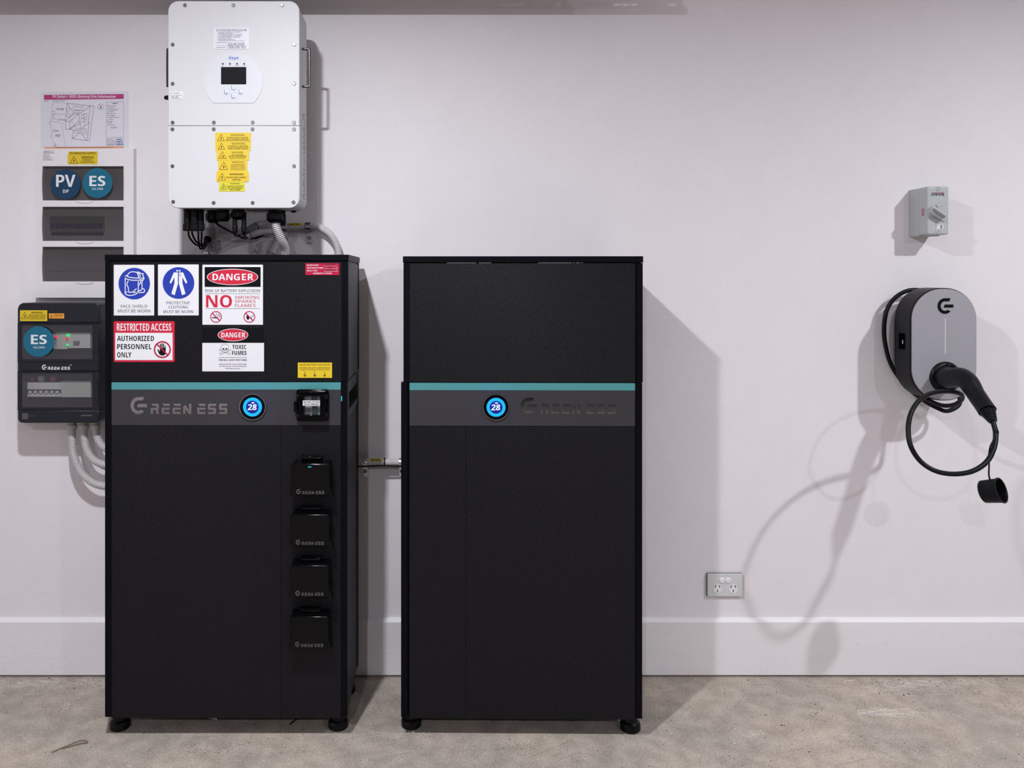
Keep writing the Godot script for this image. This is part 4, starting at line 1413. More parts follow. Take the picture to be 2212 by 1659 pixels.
# ---------------------------------------------------------------- boxes on the wall
func disc(t: Node3D, m: String, label: String, u: float, v: float, r: float, z: float, head: String, hb: Array, sub: String, sb: Array, sub_bold: bool) -> void:
	var st := mb()
	slab(st, oval(u, v, r, r, z, 44), z - 0.0015, z, 0.0004)
	var d := obj("round_sign", st, M[m], t, label)
	text(ink("white"), head, hb[0], hb[1], hb[2], hb[3], z + 0.0004, true)
	text(ink("white"), sub, sb[0], sb[1], sb[2], sb[3], z + 0.0004, sub_bold)
	printed(d)

func build_switchboard() -> void:
	var z := 0.03
	var t := thing("switchboard", "white wall switchboard with three smoked windows and round blue discs", "switchboard", Vector3(sx(183, z), sy(647, z), 0.0))
	var st := mb()
	# cover built as bars round three openings
	var o := PackedVector2Array()
	for p in [[76, 321], [292, 319.5], [293, 640], [291, 647.5], [81, 647.5], [77, 632]]:
		o.append(Vector2(sx(p[0], 0.012), sy(p[1], 0.012)))
	slab(st, o, 0.0, 0.012, 0.004)
	obj("back_box", st, M.board_white, t)
	st = mb()
	for r in [[77, 321, 288.5, 359], [77, 433, 288.5, 446.5], [77, 520.5, 288.5, 533], [77, 608, 288.5, 643], [77, 359, 92, 433], [77, 446.5, 92, 520.5], [77, 533, 92, 608], [267, 359, 288.5, 433], [267, 446.5, 288.5, 520.5], [267, 533, 288.5, 608]]:
		pbox(st, r[0], r[1], r[2], r[3], 0.010, z)
	obj("cover", st, M.board_white, t)
	var wins := [[359.0, 433.0], [446.5, 520.5], [533.0, 608.0]]
	for i in 3:
		var a: float = wins[i][0]
		var b: float = wins[i][1]
		st = mb()
		pbox(st, 92, a, 267, b, 0.0115, 0.014)
		var inn := obj("breaker_tray", st, M.board_interior, t)
		if i == 1:
			st = mb()
			pbox(st, 107, a + 21, 225, b - 22, 0.014, 0.0165)
			obj("breaker_row", st, M.isolator_dark, inn)
			for k in 10:
				st = mb()
				pbox(st, 108.5 + k * 11.4, a + 36, 117.3 + k * 11.4, a + 46, 0.0165, 0.021, 0.001)
				obj("toggle", st, M.toggle_blue, inn)
				st = mb()
				pbox(st, 110.5 + k * 11.4, a + 54, 121 + k * 11.4, a + 62, 0.014, 0.0155)
				obj("circuit_tag", st, M.toggle_dark, inn)
		elif i == 2:
			st = mb()
			pbox(st, 105, a + 20, 172, b - 23, 0.014, 0.0155)
			pbox(st, 173.5, a + 20, 262, b - 23, 0.014, 0.0155)
			obj("blank_plate", st, M.board_interior, inn)
		else:
			st = mb()
			pbox(st, 107, a + 21, 250, b - 24, 0.014, 0.0165)
			obj("breaker_row", st, M.board_interior, inn)
			for k in 6:
				st = mb()
				pbox(st, 108.5 + k * 11.4, a + 34, 117.3 + k * 11.4, a + 45, 0.0165, 0.021, 0.001)
				obj("toggle", st, M.toggle_blue, inn)
		st = mb()
		# bowed door
		var n := 6
		for k in n:
			var va := lerpf(a + 0.6, b - 0.6, k / float(n))
			var vb := lerpf(a + 0.6, b - 0.6, (k + 1) / float(n))
			var ka := sin(PI * k / n)
			var kb := sin(PI * (k + 1) / n)
			var za := 0.029 + 0.006 * ka
			var zb := 0.029 + 0.006 * kb
			quad(st, pt(92.5 - 1.8 * ka, va, za), pt(266.5, va, za), pt(266.5, vb, zb), pt(92.5 - 1.8 * kb, vb, zb), Vector3.BACK, 1)
		var pane := obj("smoked_door", st, M.smoked_pane, t, "smoked see-through door")
		st = mb()
		var lip := []
		for k in 17:
			lip.append(Vector2(182.5 - 19.5 * cos(PI * k / 16), b + 0.3 + 5.6 * sin(PI * k / 16)))
		prism(st, lip, z - 0.002, z + 0.0025)
		obj("finger_tab", st, M.board_white, t)
	disc(t, "disc_navy", "dark blue disc reading PV DP", 142, 398, 32.3, 0.0375, "PV", [121, 377.5, 163, 403.5], "DP", [136, 409.5, 148.3, 416.6], true)
	disc(t, "disc_teal", "teal disc reading ES UN.3480 on the smoked window", 210.5, 395.5, 32.4, 0.0375, "ES", [193, 380, 227.5, 402], "UN.3480", [198.5, 405.5, 222.5, 410.3], false)
	var zl := z + 0.001
	var q := zl + 0.0003
	var s := sign_part(t, "supply_label", "yellow strip label reading ALTERNATIVE SUPPLY", 147.4, 327.3, 211, 334.4, 0.2, zl + 0.0004, "yellow_ink")
	text(ink("brown"), "ALTERNATIVE SUPPLY", 151, 329, 207.3, 332.8, q + 0.0004, true)
	printed(s)
	s = sign_part(t, "warning_label", "yellow WARNING label about alternative supply, above the windows", 146, 334.6, 210.4, 354.8, 0.2, zl, "yellow_ink")
	bolt_triangle(ink("brown"), 151.5, 338, 167.5, 352.4, q, 0.8)
	text(ink("brown"), "WARNING", 176, 337.5, 202.5, 341.2, q, true)
	for i in 4:
		text(ink("brown"), ["ALTERNATIVE SUPPLY", "DISCONNECTED", "ALL SWITCHES CONNECTED", "TO ALTERNATIVE SUPPLY"][i], [176, 180, 173, 171][i], 342.4 + i * 2.7, [202, 197, 203, 205][i], 344.2 + i * 2.7, q, true)
	printed(s)
	for r in [[93.5, 325.6, 116, 330.4, ""], [93, 332.8, 106.4, 338.2, "UNIT 2"], [92.6, 340, 113.4, 345.8, ""]]:
		s = sign_part(t, "tape_label", "", r[0], r[1], r[2], r[3], 1.5, zl, "white_ink")
		stroke(ink("grey"), [Vector2(r[0], r[1]), Vector2(r[2], r[1]), Vector2(r[2], r[3]), Vector2(r[0], r[3])], 0.35, q, true)
		if r[4]:
			text(ink("grey"), r[4], r[0] + 2.4, r[1] + 1.6, r[2] - 2.4, r[3] - 1.6, q, true)
		else:
			dashes(ink("grey"), r[0] + 2.4, r[1] + 1.3, r[2] - 6, r[1] + 2.1, q, 4)
			dashes(ink("grey"), r[0] + 2.4, r[3] - 2.2, r[2] - 2.4, r[3] - 1.3, q, 5)
		printed(s)

func build_enclosure() -> void:
	var z := 0.135
	var t := thing("distribution_enclosure", "black plastic breaker enclosure with two clear windows and teal ES disc", "enclosure", Vector3(sx(128, z), sy(914, z), 0.0))
	var st := mb()
	slab(st, rrect(39, 657, 220, 913.5, 10, 0.06), 0.0, 0.06)
	obj("back_box", st, M.enclosure_black, t)
	st = mb()
	# cover: blocks above, between and below the windows, with stiles
	var top := PackedVector2Array()
	for p in [[37.5, 697], [37.5, 667], [41, 658.5], [48, 654.5], [205, 654.5], [213, 658], [214, 697]]:
		top.append(Vector2(sx(p[0], z), sy(p[1], z)))
	slab(st, top, 0.06, z, 0.004)
	var bot := PackedVector2Array()
	for p in [[38, 887], [38, 904], [42, 911], [50, 914], [206, 914], [213, 909], [214, 887]]:
		bot.append(Vector2(sx(p[0], z), sy(p[1], z)))
	slab(st, bot, 0.06, z, 0.004)
	pbox(st, 38, 783, 214, 801, 0.06, z, 0.002)
	for w in [[697.5, 782.5], [801.5, 886.5]]:
		pbox(st, 38, w[0], 48, w[1], 0.06, z - 0.008)
		pbox(st, 199, w[0], 214, w[1], 0.06, z - 0.008)
		pbox(st, 48, w[0], 199, w[0] + 6, 0.06, z - 0.008)
		pbox(st, 48, w[1] - 7, 199, w[1], 0.06, z - 0.008)
	obj("cover", st, M.enclosure_black, t)
	for i in 2:
		var a: float = [697.5, 801.5][i]
		st = mb()
		pbox(st, 46, a + 5, 200, a + 79, 0.06, 0.064)
		var inn := obj("breaker_bay", st, M.enclosure_inside, t)
		if i == 0:
			st = mb()
			pbox(st, 60, 720, 120, 754, 0.064, 0.090)
			obj("meter_module", st, M.breaker_blank, inn)
			st = mb()
			pbox(st, 121.5, 718, 146, 754, 0.064, 0.090)
			obj("meter_module", st, M.breaker_grey, inn)
			st = mb()
			pbox(st, 147, 719, 195, 752, 0.064, 0.090)
			obj("meter_module", st, M.breaker_grey, inn)
			st = mb()
			pbox(st, 158, 737, 170, 744, 0.090, 0.096)
			obj("toggle", st, M.isolator_dark, inn)
			for l in [[119.5, 728, 2.6, "led_red_glow"], [146.5, 724.5, 3.6, "led_green_glow"], [144.5, 731, 2.6, "led_red_glow"], [145, 745.5, 2.6, "led_green_glow"]]:
				st = mb()
				slab(st, oval(l[0], l[1], l[2], l[2], 0.095, 16), 0.089, 0.095)
				obj("led_lamp", st, M[l[3]], inn)
		else:
			st = mb()
			pbox(st, 58, 826.5, 131, 842, 0.064, 0.094, 0.002)
			pbox(st, 58, 850, 131, 857, 0.064, 0.092)
			obj("breaker_row", st, M.breaker_grey, inn)
			st = mb()
			pbox(st, 58.5, 842, 130.5, 850, 0.064, 0.086)
			obj("toggle_slot", st, M.toggle_dark, inn)
			for k in 6:
				st = mb()
				pbox(st, 60.5 + k * 11.8, 844.5, 66.5 + k * 11.8, 850, 0.086, 0.098, 0.001)
				obj("toggle", st, M.breaker_grey, inn)
			st = mb()
			pbox(st, 132, 823.5, 196, 858, 0.064, 0.092)
			obj("blank_plate", st, M.breaker_blank, inn)
			for l in [[61, 814, 74, 825, "magenta_ink"], [82, 812.5, 94.5, 824.5, "breaker_grey"], [107.5, 814, 120, 825, "magenta_ink"]]:
				st = mb()
				pbox(st, l[0], l[1], l[2], l[3], 0.064, 0.074)
				obj("circuit_tag", st, M[l[4]], inn)
		st = mb()
		slab(st, rrect(47, a + 4.5, 200.5, a + 79.5, 4, z - 0.006), z - 0.0085, z - 0.006, 0.001)
		obj("clear_window", st, M.clear_pane, t, "clear hinged window")
		st = mb()
		pbox(st, 206, a + 22, 213, a + 66, z - 0.009, z - 0.003, 0.001)
		obj("hinge", st, M.enclosure_black, t)
	disc(t, "disc_teal", "teal disc reading ES UN.3480 on the clear window", 83.3, 738, 33.2, z + 0.001, "ES", [66.8, 723.2, 101, 743.4], "UN.3480", [71.8, 748, 96.5, 752.8], false)
	var zl := z + 0.001
	var q := zl + 0.0003
	var s := sign_part(t, "warning_label", "yellow WARNING label at the top of the enclosure", 43.2, 670.3, 102, 693.6, 0.3, zl, "yellow_ink")
	bolt_triangle(ink("brown"), 46, 674.5, 60.5, 688.6, q, 0.8)
	text(ink("brown"), "WARNING", 67.5, 673.4, 92.5, 677, q, true)
	for i in 4:
		text(ink("brown"), ["MULTIPLE MAIN SUPPLIES", "NEUTRAL AND EARTH CONNECTED", "BE LIVE UNDER FAULT CONDITIONS", "FOLLOW SHUTDOWN PROCEDURE"][i], [63, 61.5, 61.5, 63][i], 679 + i * 3.0, [97.5, 98.6, 98.6, 97][i], 681 + i * 3.0, q, true)
	printed(s)
	s = sign_part(t, "warning_label", "small orange WARNING label beside the yellow one", 105.5, 677, 138.5, 688, 0.3, zl, "orange_ink")
	stroke(ink("brown"), [Vector2(110.8, 679), Vector2(114.6, 685.8), Vector2(107, 685.8)], 0.7, q, true)
	rect(ink("brown"), 110.5, 681.2, 111.2, 684.6, q)
	text(ink("brown"), "WARNING", 116.5, 679, 135.8, 681.8, q, true)
	text(ink("brown"), "Dual Supply Isolate both", 116.5, 682.8, 135.5, 684, q, true)
	text(ink("brown"), "before carrying out work", 116.5, 684.6, 135.5, 685.8, q, true)
	printed(s)
	st = mb()
	wordmark(st, 90.5, 788, 151, 798.8, z - 0.0005, z + 0.0004)
	obj("maker_lettering", st, M.white_ink, t)
	st = mb()
	text(st, "TM", 150.5, 787.6, 154.4, 789.8, z + 0.0004, true)
	obj("trade_mark", st, M.white_ink, t)
	st = mb()
	pbox(st, 47.8, 892.5, 60.8, 905.5, z - 0.001, z + 0.0003)
	obj("rating_plate", st, M.cover_letters, t)
	dashes(ink("grey"), 64, 896.5, 75, 897.6, z + 0.0004, 4)
	dashes(ink("grey"), 64, 899.6, 75, 900.6, z + 0.0004, 4)
	rect(ink("grey"), 175, 896, 199, 899, z + 0.0004)
	printed(t)

func build_site_plan() -> void:
	var z := 0.006
	var t := thing("site_plan_sheet", "laminated site information sheet with hand-drawn roof plan, above white switchboard", "sheet", Vector3(sx(181, z), sy(324, z), 0.0))
	var st := mb()
	var o := PackedVector2Array()
	for p in [[86.5, 198.5], [275.5, 196], [276, 324], [87, 325]]:
		o.append(Vector2(sx(p[0], z), sy(p[1], z)))
	slab(st, o, 0.001, z - 0.004)
	var sh := obj("laminate", st, M.paper, t)
	var q := z - 0.004 + 0.0004
	var q2 := q + 0.0003
	var q3 := q + 0.0006
	fill(ink("magenta"), [Vector2(95, 205.0), Vector2(267.3, 203), Vector2(267.3, 213.6), Vector2(95, 215.6)], q)
	text(ink("white"), "PV (Solar) / BESS (Battery) Site Information", 113.8, 205.2, 249.8, 213.4, q2, true)
	fill(ink("salmon"), [Vector2(96, 317.6), Vector2(267.4, 315.8), Vector2(267.4, 319.8), Vector2(96, 321.6)], q)
	text(ink("brown"), "WARNING: DC Disconnection Point can only be operated by suitably qualified personnel", 119, 317.9, 244, 320.0, q2, true)
	text(ink("grey"), "Address:", 95.8, 217.4, 105.2, 219.4, q, true)
	dashes(ink("grey"), 113.6, 217.4, 144, 218.5, q, 9)
	var k := 6.912
	var ou := 60.0
	var ov := 180.0
	for l in [[375, 280, 585, 300], [375, 280, 340, 570, 390, 960], [340, 560, 560, 605], [505, 615, 565, 950], [355, 460, 555, 460], [365, 530, 440, 540], [690, 455, 655, 460, 625, 515, 710, 645], [660, 380, 680, 380], [845, 570, 845, 640]]:
		stroke(ink("grey"), zz(l, ou, ov, k), 0.35, q)
	for l in [[588, 298, 932, 335, 905, 580, 918, 585, 885, 855, 660, 825, 680, 690, 565, 685, 570, 565, 555, 560, 588, 298], [932, 335, 988, 342, 918, 860, 885, 855], [588, 298, 690, 455, 555, 560], [932, 335, 768, 460, 690, 455], [768, 460, 765, 565, 785, 595, 780, 735, 885, 855], [780, 735, 660, 825], [625, 570, 760, 455], [625, 680, 765, 565], [565, 565, 632, 572, 625, 682], [785, 595, 620, 685], [918, 585, 780, 690]]:
		stroke(ink("black"), zz(l, ou, ov, k), 0.5, q2)
	for l in [[680, 342, 832, 348, 828, 405, 678, 398], [718, 344, 716, 400], [756, 345, 754, 402], [794, 347, 792, 404], [704, 402, 772, 408, 768, 440, 700, 434], [590, 372, 625, 376, 618, 430, 586, 426], [584, 450, 622, 455, 616, 500, 580, 495], [800, 465, 850, 470, 842, 520, 796, 515], [836, 450, 890, 456, 882, 512, 832, 506], [796, 525, 845, 530, 838, 580, 792, 575], [842, 535, 880, 538, 876, 575, 838, 570], [815, 672, 880, 676, 876, 764, 812, 760], [815, 702, 878, 706], [814, 732, 877, 736], [712, 668, 770, 674, 764, 705, 708, 700], [690, 700, 756, 706, 750, 738, 688, 732]]:
		stroke(ink("grey"), zz(l, ou, ov, k), 0.35, q3, l.size() > 4)
	text(ink("grey"), "Garage", 120, 232.5, 137.5, 239, q, false, 0.15)
	text(ink("grey"), "Inverter", 124, 256.5, 139.5, 260.5, q, false, 0.1)
	text(ink("grey"), "Drive", 115, 279.5, 126.5, 285, q, false, 0.2)
	text(ink("grey"), "way", 118.5, 290, 130, 297.5, q, false, 0.2)
	for l in [[360, 420, 400, 420, 400, 475, 370, 475], [365, 490, 390, 490, 390, 520, 365, 520], [315, 580, 335, 590, 325, 625], [335, 760, 345, 790, 340, 820], [395, 885, 410, 905, 395, 935, 425, 935, 415, 905]]:
		stroke(ink("blue"), zz(l, ou, ov, k), 0.5, q)
	stroke(ink("grey"), ell(217.6, 230.7, 6.4, 6.4, 28), 0.5, q, true)
	fill(ink("magenta"), [Vector2(217.6, 225.6), Vector2(220, 235), Vector2(217.6, 233), Vector2(215.2, 235)], q)
	stroke(ink("grey"), [Vector2(229.6, 220.4), Vector2(267, 219.4), Vector2(267, 314), Vector2(229.8, 315)], 0.4, q, true)
	text(ink("black"), "Legend", 242.6, 221.6, 254.4, 225, q2, true)
	var words := ["You are here", "Meter box", "Main switchboard", "Inverter", "Solar panels", "DC isolator", "Disconnection point", "Battery", "Window", "Door", "Garage door"]
	for i in words.size():
		text(ink("grey"), words[i], 237, 227.4 + i * 4.22, 237 + words[i].length() * 1.05, 229.4 + i * 4.22, q2, true)
		if i % 4 == 0:
			fill(ink("magenta"), ell(233.4, 228.4 + i * 4.22, 1.3, 1.3, 12), q2)
		else:
			stroke(ink("grey"), ell(233.4, 228.4 + i * 4.22, 1.2, 1.2, 8), 0.35, q2, true)
	text(ink("blue"), "Sub board", 238.5, 273.4, 251.5, 277, q2, false, 0.1)
	for v in [296.5, 303, 309]:
		stroke(ink("grey"), [Vector2(229.8, v + 0.6), Vector2(267, v)], 0.35, q2)
	stroke(ink("grey"), [Vector2(248.6, 297), Vector2(248.6, 314.5)], 0.35, q2)
	for i in 3:
		text(ink("black"), ["Array size:", "Max DC Voltage:", "Installation date:"][i], 231, 300 + i * 5.6, [244, 247, 247.6][i], 302 + i * 5.6, q2, true)
	dashes(ink("blue"), 253, 299.8, 264, 302.0, q3, 3)
	dashes(ink("blue"), 251, 305.0, 265, 307.6, q3, 5)
	dashes(ink("blue"), 251, 310.6, 266, 313, q3, 6)
	printed(sh)

func build_isolator() -> void:
	var z := 0.11
	var u0 := 2003.0
	var u1 := 2050.0
	var t := thing("isolator_switch", "grey weatherproof isolator switch box with rotary handle, above the car charger", "switch", Vector3(sx(2026, z), sy(507, z), 0.0))
	var st := mb()
	slab(st, rrect(u0 + 0.6, 403, u1 - 0.6, 508.5, 2.5, z, 4), 0.0, 0.062)
	obj("base", st, M.isolator_grey, t)
	st = mb()
	slab(st, rrect(u0, 402.5, u1, 507, 5, z, 5), 0.064, z, 0.006)
	obj("cover", st, M.isolator_grey, t)
	for v in [407.5, 501]:
		st = mb()
		lathe(st, pt(2026.3, v, z), Vector3.BACK, [Vector2(0.0078, -0.002), Vector2(0.0078, 0.001), Vector2(0.006, 0.0022), Vector2(0.004, 0.0022), Vector2(0.0036, 0.0005), Vector2(0, 0.0005)], 20)
		obj("cover_screw", st, M.isolator_grey, t)
	st = mb()
	lathe(st, pt(2013.5, 459, z), Vector3.BACK, [Vector2(0.0165, -0.002), Vector2(0.0165, 0.004), Vector2(0.0145, 0.006), Vector2(0, 0.006)], 28)
	obj("handle_hub", st, M.isolator_grey, t)
	st = mb()
	# lever: a hollow wedge pointing down to the right
	prism(st, zz([850, 640, 900, 600, 1170, 790, 1130, 850, 1070, 870, 950, 800, 860, 730], 1920, 380, 9.215), z + 0.004, z + 0.020)
	obj("handle_lever", st, M.isolator_grey, t)
	st = mb()
	prism(st, zz([865, 660, 890, 640, 1140, 805, 1110, 835, 1070, 855, 950, 785, 875, 715], 1920, 380, 9.215), z + 0.019, z + 0.0205)
	obj("handle_hollow", st, M.isolator_dark, t)
	st = mb()
	prism(st, zz([940, 575, 1105, 475, 1172, 520, 990, 625], 1920, 380, 9.215), z - 0.001, z + 0.003)
	prism(st, zz([930, 795, 1120, 905, 1105, 918, 920, 810], 1920, 380, 9.215), z - 0.001, z + 0.003)
	obj("handle_guard", st, M.isolator_grey, t)
	var q := z + 0.0006
	dashes(ink("grey"), 2013.5, 417, 2040, 423, q, 7)
	rect(ink("red"), 2013.5, 415.2, 2040, 415.9, q)
	rect(ink("grey"), 2011.5, 416.4, 2012.2, 423.6, q)
	printed(t)
	var s := sign_part(t, "rating_label", "white rating label at the foot of the cover", 2016.4, 485.6, 2037.8, 494.8, 0.3, z + 0.0008, "white_ink")
	dashes(ink("black"), 2018, 486.4, 2024.4, 488.2, z + 0.0012, 3)
	dashes(ink("grey"), 2018, 490, 2025, 491.4, z + 0.0012, 4)
	dashes(ink("grey"), 2018, 492.4, 2022.6, 493.6, z + 0.0012, 3)
	for i in 4:
		rect(ink("black"), 2031.3, 486.6 + i * 1.9, 2035.2, 487.7 + i * 1.9, z + 0.0012)
	printed(s)
	# faded red print on the flank
	st = mb()
	var x := sx(u0, z) - 0.0004
	for i in 4:
		var y := sy(452 + i * 4, z)
		quad(st, Vector3(x, y, 0.078), Vector3(x, y, 0.094), Vector3(x, y + 0.003, 0.094), Vector3(x, y + 0.003, 0.078), Vector3.LEFT)
	obj("red_print", st, M.crimson_ink, t)

func build_charger() -> void:
	var z := 0.17
	var t := thing("car_charger", "wall car charger with rounded silver face and black body", "charger", Vector3(sx(2040, z), sy(866, z), 0.0))
	var st := mb()
	slab(st, rrect(1995, 660, 2085, 830, 42, z), 0.0, 0.08)
	obj("wall_mount", st, M.charger_body, t)
	st = mb()
	slab(st, rrect(1968, 622, 2112, 866, 68, z, 14), 0.076, z - 0.004, 0.004)
	obj("body", st, M.charger_body, t)
	st = mb()
	slab(st, rrect(1970.2, 624.2, 2109.8, 863.8, 66, z, 14), z - 0.006, z, 0.001)
	obj("face", st, M.charger_face, t, "matt silver front face")
	st = mb()
	emblem(st, 2025.3, 644.2, 2059.5, 678, z - 0.001, z + 0.0008)
	obj("emblem", st, M.satin_black, t)
	st = mb()
	pbox(st, 2041.2, 688, 2043.2, 764, z - 0.001, z + 0.0004)
	obj("status_line", st, M.charger_line, t)
	st = mb()
	var hc := pt(2041.5, 815, z)
	lathe(st, hc, Vector3.BACK, [Vector2(0.0545, -0.002), Vector2(0.0545, 0.003), Vector2(0.049, 0.008), Vector2(0.044, 0.010), Vector2(0.041, 0.002), Vector2(0.0, 0.002)], 40)
	obj("socket_ring", st, M.satin_black, t)
	var x := sx(1968, z)
	st = mb()
	bx(st, Vector3(x - 0.0012, sy(757, z) + 0.0, 0.10), Vector3(x + 0.004, sy(722, z), 0.135))
	var w := obj("side_port", st, M.void_black, t)
	st = mb()
	bx(st, Vector3(x - 0.002, sy(745, z), 0.122), Vector3(x, sy(737, z), 0.128))
	obj("port_contact", st, M.chrome, w)

func build_charging_cable() -> void:
	var t := thing("charging_cable", "black coiled charging cable with plug in its holster and hanging rubber cap", "cable", pt(2042, 815, 0.18))
	var st := mb()
	# plug: a sleeve in the holster, an elbow and a tapering grip
	var p := spline([pt(2041.5, 815, 0.175), pt(2047, 815.5, 0.205), pt(2057, 816, 0.24), pt(2076, 815.5, 0.28), pt(2092, 826, 0.315), pt(2107, 850, 0.35), pt(2122, 872, 0.385), pt(2133, 888, 0.41)], 6)
	var rad := PackedFloat32Array()
	var knots := [0.0355, 0.0355, 0.034, 0.0325, 0.030, 0.0265, 0.0258, 0.0262]
	for i in p.size():
		var f := float(i) / 6.0
		var a := mini(int(f), 6)
		rad.append(lerpf(knots[a], knots[a + 1], f - a))
	sweep(st, p, rad, 28)
	obj("plug", st, M.rubber_black, t, "black charging plug with angled grip")
	st = mb()
	sweep(st, PackedVector3Array([pt(2041.5, 815, 0.176), pt(2042.5, 815, 0.19)]), PackedFloat32Array([0.041, 0.039]), 32)
	obj("plug_collar", st, M.rubber_black, t)
	st = mb()
	bx(st, pt(2048, 789, 0.178) + Vector3(-0.006, -0.003, 0), pt(2048, 789, 0.19) + Vector3(0.008, 0.004, 0.0), 0.001)
	obj("release_latch", st, M.dark_chrome, t)
	# ribbed strain relief
	st = mb()
	var a := pt(2132, 887, 0.408)
	var b := pt(2145, 911, 0.432)
	var line := PackedVector3Array()
	rad = PackedFloat32Array()
	for i in 25:
		var f := i / 24.0
		line.append(a.lerp(b, f))
		rad.append(lerpf(0.0245, 0.0125, f) * (1.0 if i % 4 < 2 else 0.86))
	sweep(st, line, rad, 22)
	obj("strain_relief", st, M.rubber_black, t)
	# the cable: a coil round the back of the charger, then a hanging loop up to the plug
	var r := 0.0074
	var coil := [[2052, 846, 0.10], [2072, 858, 0.11], [2070, 876, 0.12], [2046, 888, 0.12], [2022, 880, 0.10], [1994, 864, 0.075], [1956, 832, 0.05], [1926, 790, 0.042], [1912, 742, 0.04], [1910, 700, 0.04], [1918, 664, 0.04], [1940, 638, 0.042], [1972, 626, 0.045], [2010, 634, 0.045], [2040, 665, 0.045], [2056, 720, 0.045], [2056, 780, 0.045], [2044, 826, 0.042], [2018, 852, 0.04], [1984, 850, 0.055], [1962, 836, 0.07], [1980, 850, 0.09], [2006, 865, 0.14], [2036, 876, 0.19], [2062, 874, 0.23], [2077, 863, 0.265], [2076, 852, 0.29], [2056, 846, 0.31], [2030, 846, 0.325], [2003, 853, 0.345], [1981, 870, 0.37], [1966, 898, 0.395], [1962, 932, 0.415], [1968, 965, 0.435], [1988, 996, 0.442], [2020, 1017, 0.462], [2060, 1024, 0.484], [2100, 1018, 0.496], [2131, 998, 0.49], [2147, 968, 0.474], [2151, 938, 0.452], [2147, 918, 0.438], [2143, 907, 0.428]]
	var pts := []
	for c in coil:
		pts.append(pt(c[0], c[1], c[2]))
	st = mb()
	tube(st, pts, r, 16, 7)
	obj("cable_sheath", st, M.rubber_black, t)
	# strap and cap
	st = mb()
	tube(st, [pt(2152, 928, 0.456), pt(2146, 950, 0.468), pt(2139, 965, 0.475), pt(2136, 985, 0.472), pt(2136.5, 1005, 0.468), pt(2136, 1025, 0.466), pt(2138.5, 1036, 0.466)], 0.0024, 8, 6)
	obj("cap_strap", st, M.rubber_black, t)
	st = mb()
	tube(st, [pt(2152.5, 930, 0.452), pt(2153.5, 936, 0.454)], 0.006, 10)
	obj("strap_knot", st, M.rubber_black, t)
	st = mb()
	var ax := Vector3(0.55, 0.30, 0.78).normalized()
	var cc := pt(2141, 1061, 0.466)
	lathe(st, cc - ax * 0.024, ax, [Vector2(0, 0), Vector2(0.031, 0), Vector2(0.034, 0.003), Vector2(0.0365, 0.048), Vector2(0.0385, 0.05), Vector2(0.0385, 0.053), Vector2(0.035, 0.053), Vector2(0.032, 0.004), Vector2(0, 0.004)], 36)
	obj("rubber_cap", st, M.rubber_black, t, "round black rubber plug cap")

func build_outlet() -> void:
	var z := 0.012
	var t := thing("power_outlet", "glass-fronted double power outlet with two rocker switches, low on wall", "outlet", Vector3(sx(1566, z), sy(1289, z), 0.0))
	var st := mb()
	pbox(st, 1527.5, 1238.8, 1603, 1287.5, 0.0, 0.007)
	obj("back_plate", st, M.toggle_dark, t)
	st = mb()
	slab(st, rrect(1528.5, 1239.8, 1604.5, 1288.3, 0.8, z, 3), 0.007, z, 0.0012)
	obj("glass_plate", st, M.outlet_glass, t)
	for u in [1550.0, 1584.0]:
		st = mb()
		slab(st, oval(u, 1272.5, 9.8, 9.8, z + 0.001, 32), z - 0.001, z + 0.001, 0.0004)
		var s := obj("socket", st, M.outlet_white, t)
		st = mb()
		for l in [[-5.6, -3.4, -3.4, -7.6], [5.6, -3.4, 3.4, -7.6], [0, 2.0, 0, 6.4]]:
			stroke(st, [Vector2(u + l[0], 1272.5 + l[1]), Vector2(u + l[2], 1272.5 + l[3])], 1.7, z + 0.0014)
		obj("pin_slots", st, M.socket_black, s)
	var us := [1560.3, 1573.8]
	for i in 2:
		st = mb()
		lathe(st, pt(us[i], 1254.6, z), Vector3.BACK, [Vector2(0.0125, -0.001), Vector2(0.0125, 0.0006), Vector2(0.011, 0.001), Vector2(0.0098, 0.001), Vector2(0.0098, -0.001)], 28)
		var s := obj("switch_ring", st, M.outlet_white, t)
		st = mb()
		slab(st, oval(us[i], 1254.6, 5.6, 5.6, z + 0.004, 24), z - 0.001, z + 0.004, 0.0015)
		var rk := obj("rocker", st, M.outlet_white, s)
		rk.rotation.x = 0.0


# ---------------------------------------------------------------- litter on the floor
func floor_at(u: float, v: float) -> Vector3:
	var d := EYE.y * F / (v - VV)
	return Vector3((u - VU) * d / F, 0.0, EYE.z - d)

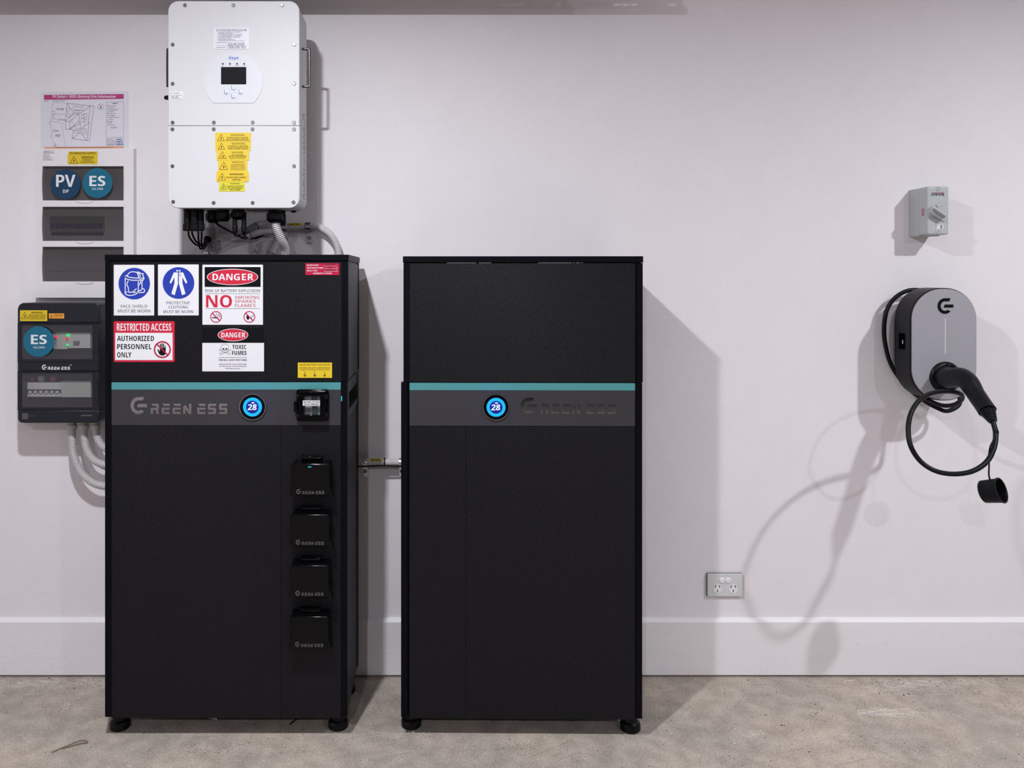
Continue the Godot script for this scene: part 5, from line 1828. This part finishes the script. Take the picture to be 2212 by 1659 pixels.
func build_litter() -> void:
	var st := mb()
	var t := thing("dry_twig", "thin dry brown twig lying on concrete beside the signed cabinet", "twig", floor_at(150, 1615))
	var up := Vector3(0, 0.003, 0)
	tube(st, [floor_at(112, 1627) + up, floor_at(130, 1619) + up, floor_at(155, 1610) + up * 1.5, floor_at(172, 1604) + up * 2, floor_at(186, 1603.5) + up * 1.6, floor_at(188, 1606) + up, floor_at(170, 1609) + up, floor_at(135, 1619) + up * 0.7], 0.0014, 6)
	obj("stem", st, M.straw, t)
	t = thing("wire_offcut", "short dark red wire offcut on the floor under the signed cabinet", "wire", floor_at(632, 1562))
	st = mb()
	tube(st, [floor_at(627, 1567) + up, floor_at(633, 1561) + up, floor_at(641, 1555) + up], 0.0026, 8)
	obj("sheath", st, M.cable_red, t)
	st = mb()
	tube(st, [floor_at(625.5, 1568.5) + up, floor_at(627, 1567) + up], 0.0018, 6)
	obj("bare_end", st, M.chrome, t)
	for p in [[448, 1553, 470, 1554]]:
		t = thing("film_scrap", "thin clear plastic scrap under the front edge of the signed cabinet", "scrap", floor_at(460, 1560))
		st = mb()
		var a := floor_at(450, 1558) + Vector3(0, 0.012, 0)
		quad(st, a, a + Vector3(0.03, -0.002, 0.0), a + Vector3(0.03, -0.006, 0.004), a + Vector3(0.01, -0.003, 0.003), Vector3.BACK)
		obj("sheet", st, M.film_and_gap_light, t)
	# crumbs of plaster and grit: too many to count
	org = Vector3.ZERO
	var rng := RandomNumberGenerator.new()
	rng.seed = 19
	var pale := mb()
	var dark := mb()
	for i in 520:
		var u := rng.randf_range(-20, 2230)
		var v := 1466 + pow(rng.randf(), 1.3) * 190
		if i % 3 == 0:
			v = rng.randf_range(1464, 1500)
			u = [rng.randf_range(0, 226), rng.randf_range(1880, 2212), rng.randf_range(1400, 2212)][i / 3 % 3]
		var c := floor_at(u, v)
		if c.z < 0.02 or (c.z < 0.43 and (absf(c.x + 0.67) < 0.42 or absf(c.x - 0.265) < 0.42)):
			continue
		var s := rng.randf_range(0.0008, 0.0022) * (1.6 if rng.randf() < 0.1 else 1.0)
		var turn := rng.randf() * TAU
		var q := [c + Vector3(cos(turn), 0, sin(turn)) * s * 1.7, c + Vector3(cos(turn + 2), 0, sin(turn + 2)) * s, c + Vector3(cos(turn + 4.1), 0, sin(turn + 4.1)) * s]
		var top := c + Vector3(0, s * 0.9, 0)
		for k in 3:
			tri(pale if rng.randf() < 0.0 or i % 5 == 0 else dark, q[k], q[(k + 1) % 3], top, Vector3.UP)
	var o := Node3D.new()
	o.name = "floor_crumbs"
	add_child(o, true)
	o.set_meta("kind", "stuff")
	o.set_meta("label", "scattered plaster crumbs and grit on the concrete floor")
	o.set_meta("category", "grit")
	obj("plaster_crumbs", pale, M.chip_white, o)
	obj("dark_grit", dark, M.crumb_dark, o)


func _ready() -> void:
	# camera: level, square to the wall, the lens shifted down and to the right
	var cam := Camera3D.new()
	cam.name = "camera"
	cam.projection = Camera3D.PROJECTION_FRUSTUM
	cam.near = 0.05
	cam.far = 60.0
	cam.size = 1659.0 / F * cam.near
	cam.frustum_offset = Vector2((1106.0 - VU) / F, -(829.5 - VV) / F) * cam.near
	cam.position = EYE
	add_child(cam)
	cam.current = true
	var we := WorldEnvironment.new()
	we.name = "environment"
	var env := Environment.new()
	env.background_mode = Environment.BG_COLOR
	env.background_color = Color(0.0, 0.0, 0.0)
	env.tonemap_mode = Environment.TONE_MAPPER_LINEAR
	env.tonemap_exposure = 0.975
	env.sdfgi_enabled = true
	env.ssao_enabled = true
	env.ssil_enabled = true
	we.environment = env
	add_child(we)
	make_materials()
	# four downlights in the ceiling
	downlight(-0.61, 1.70, 6.1, "ceiling downlight close to the wall above the signed cabinet")
	downlight(2.52, 1.70, 5.0, "ceiling downlight close to the wall above the car charger")
	downlight(-0.61, 4.60, 5.3, "ceiling downlight far from the wall in line with inverter")
	downlight(2.52, 4.60, 5.3, "ceiling downlight far from the wall in line with car charger")
	build_room()
	build_rail()
	build_signed_cabinet()
	build_plain_cabinet()
	build_inverter()
	build_switchboard()
	build_enclosure()
	build_charger()
	build_charging_cable()
	build_isolator()
	build_outlet()
	build_pipes()
	build_site_plan()
	build_litter()
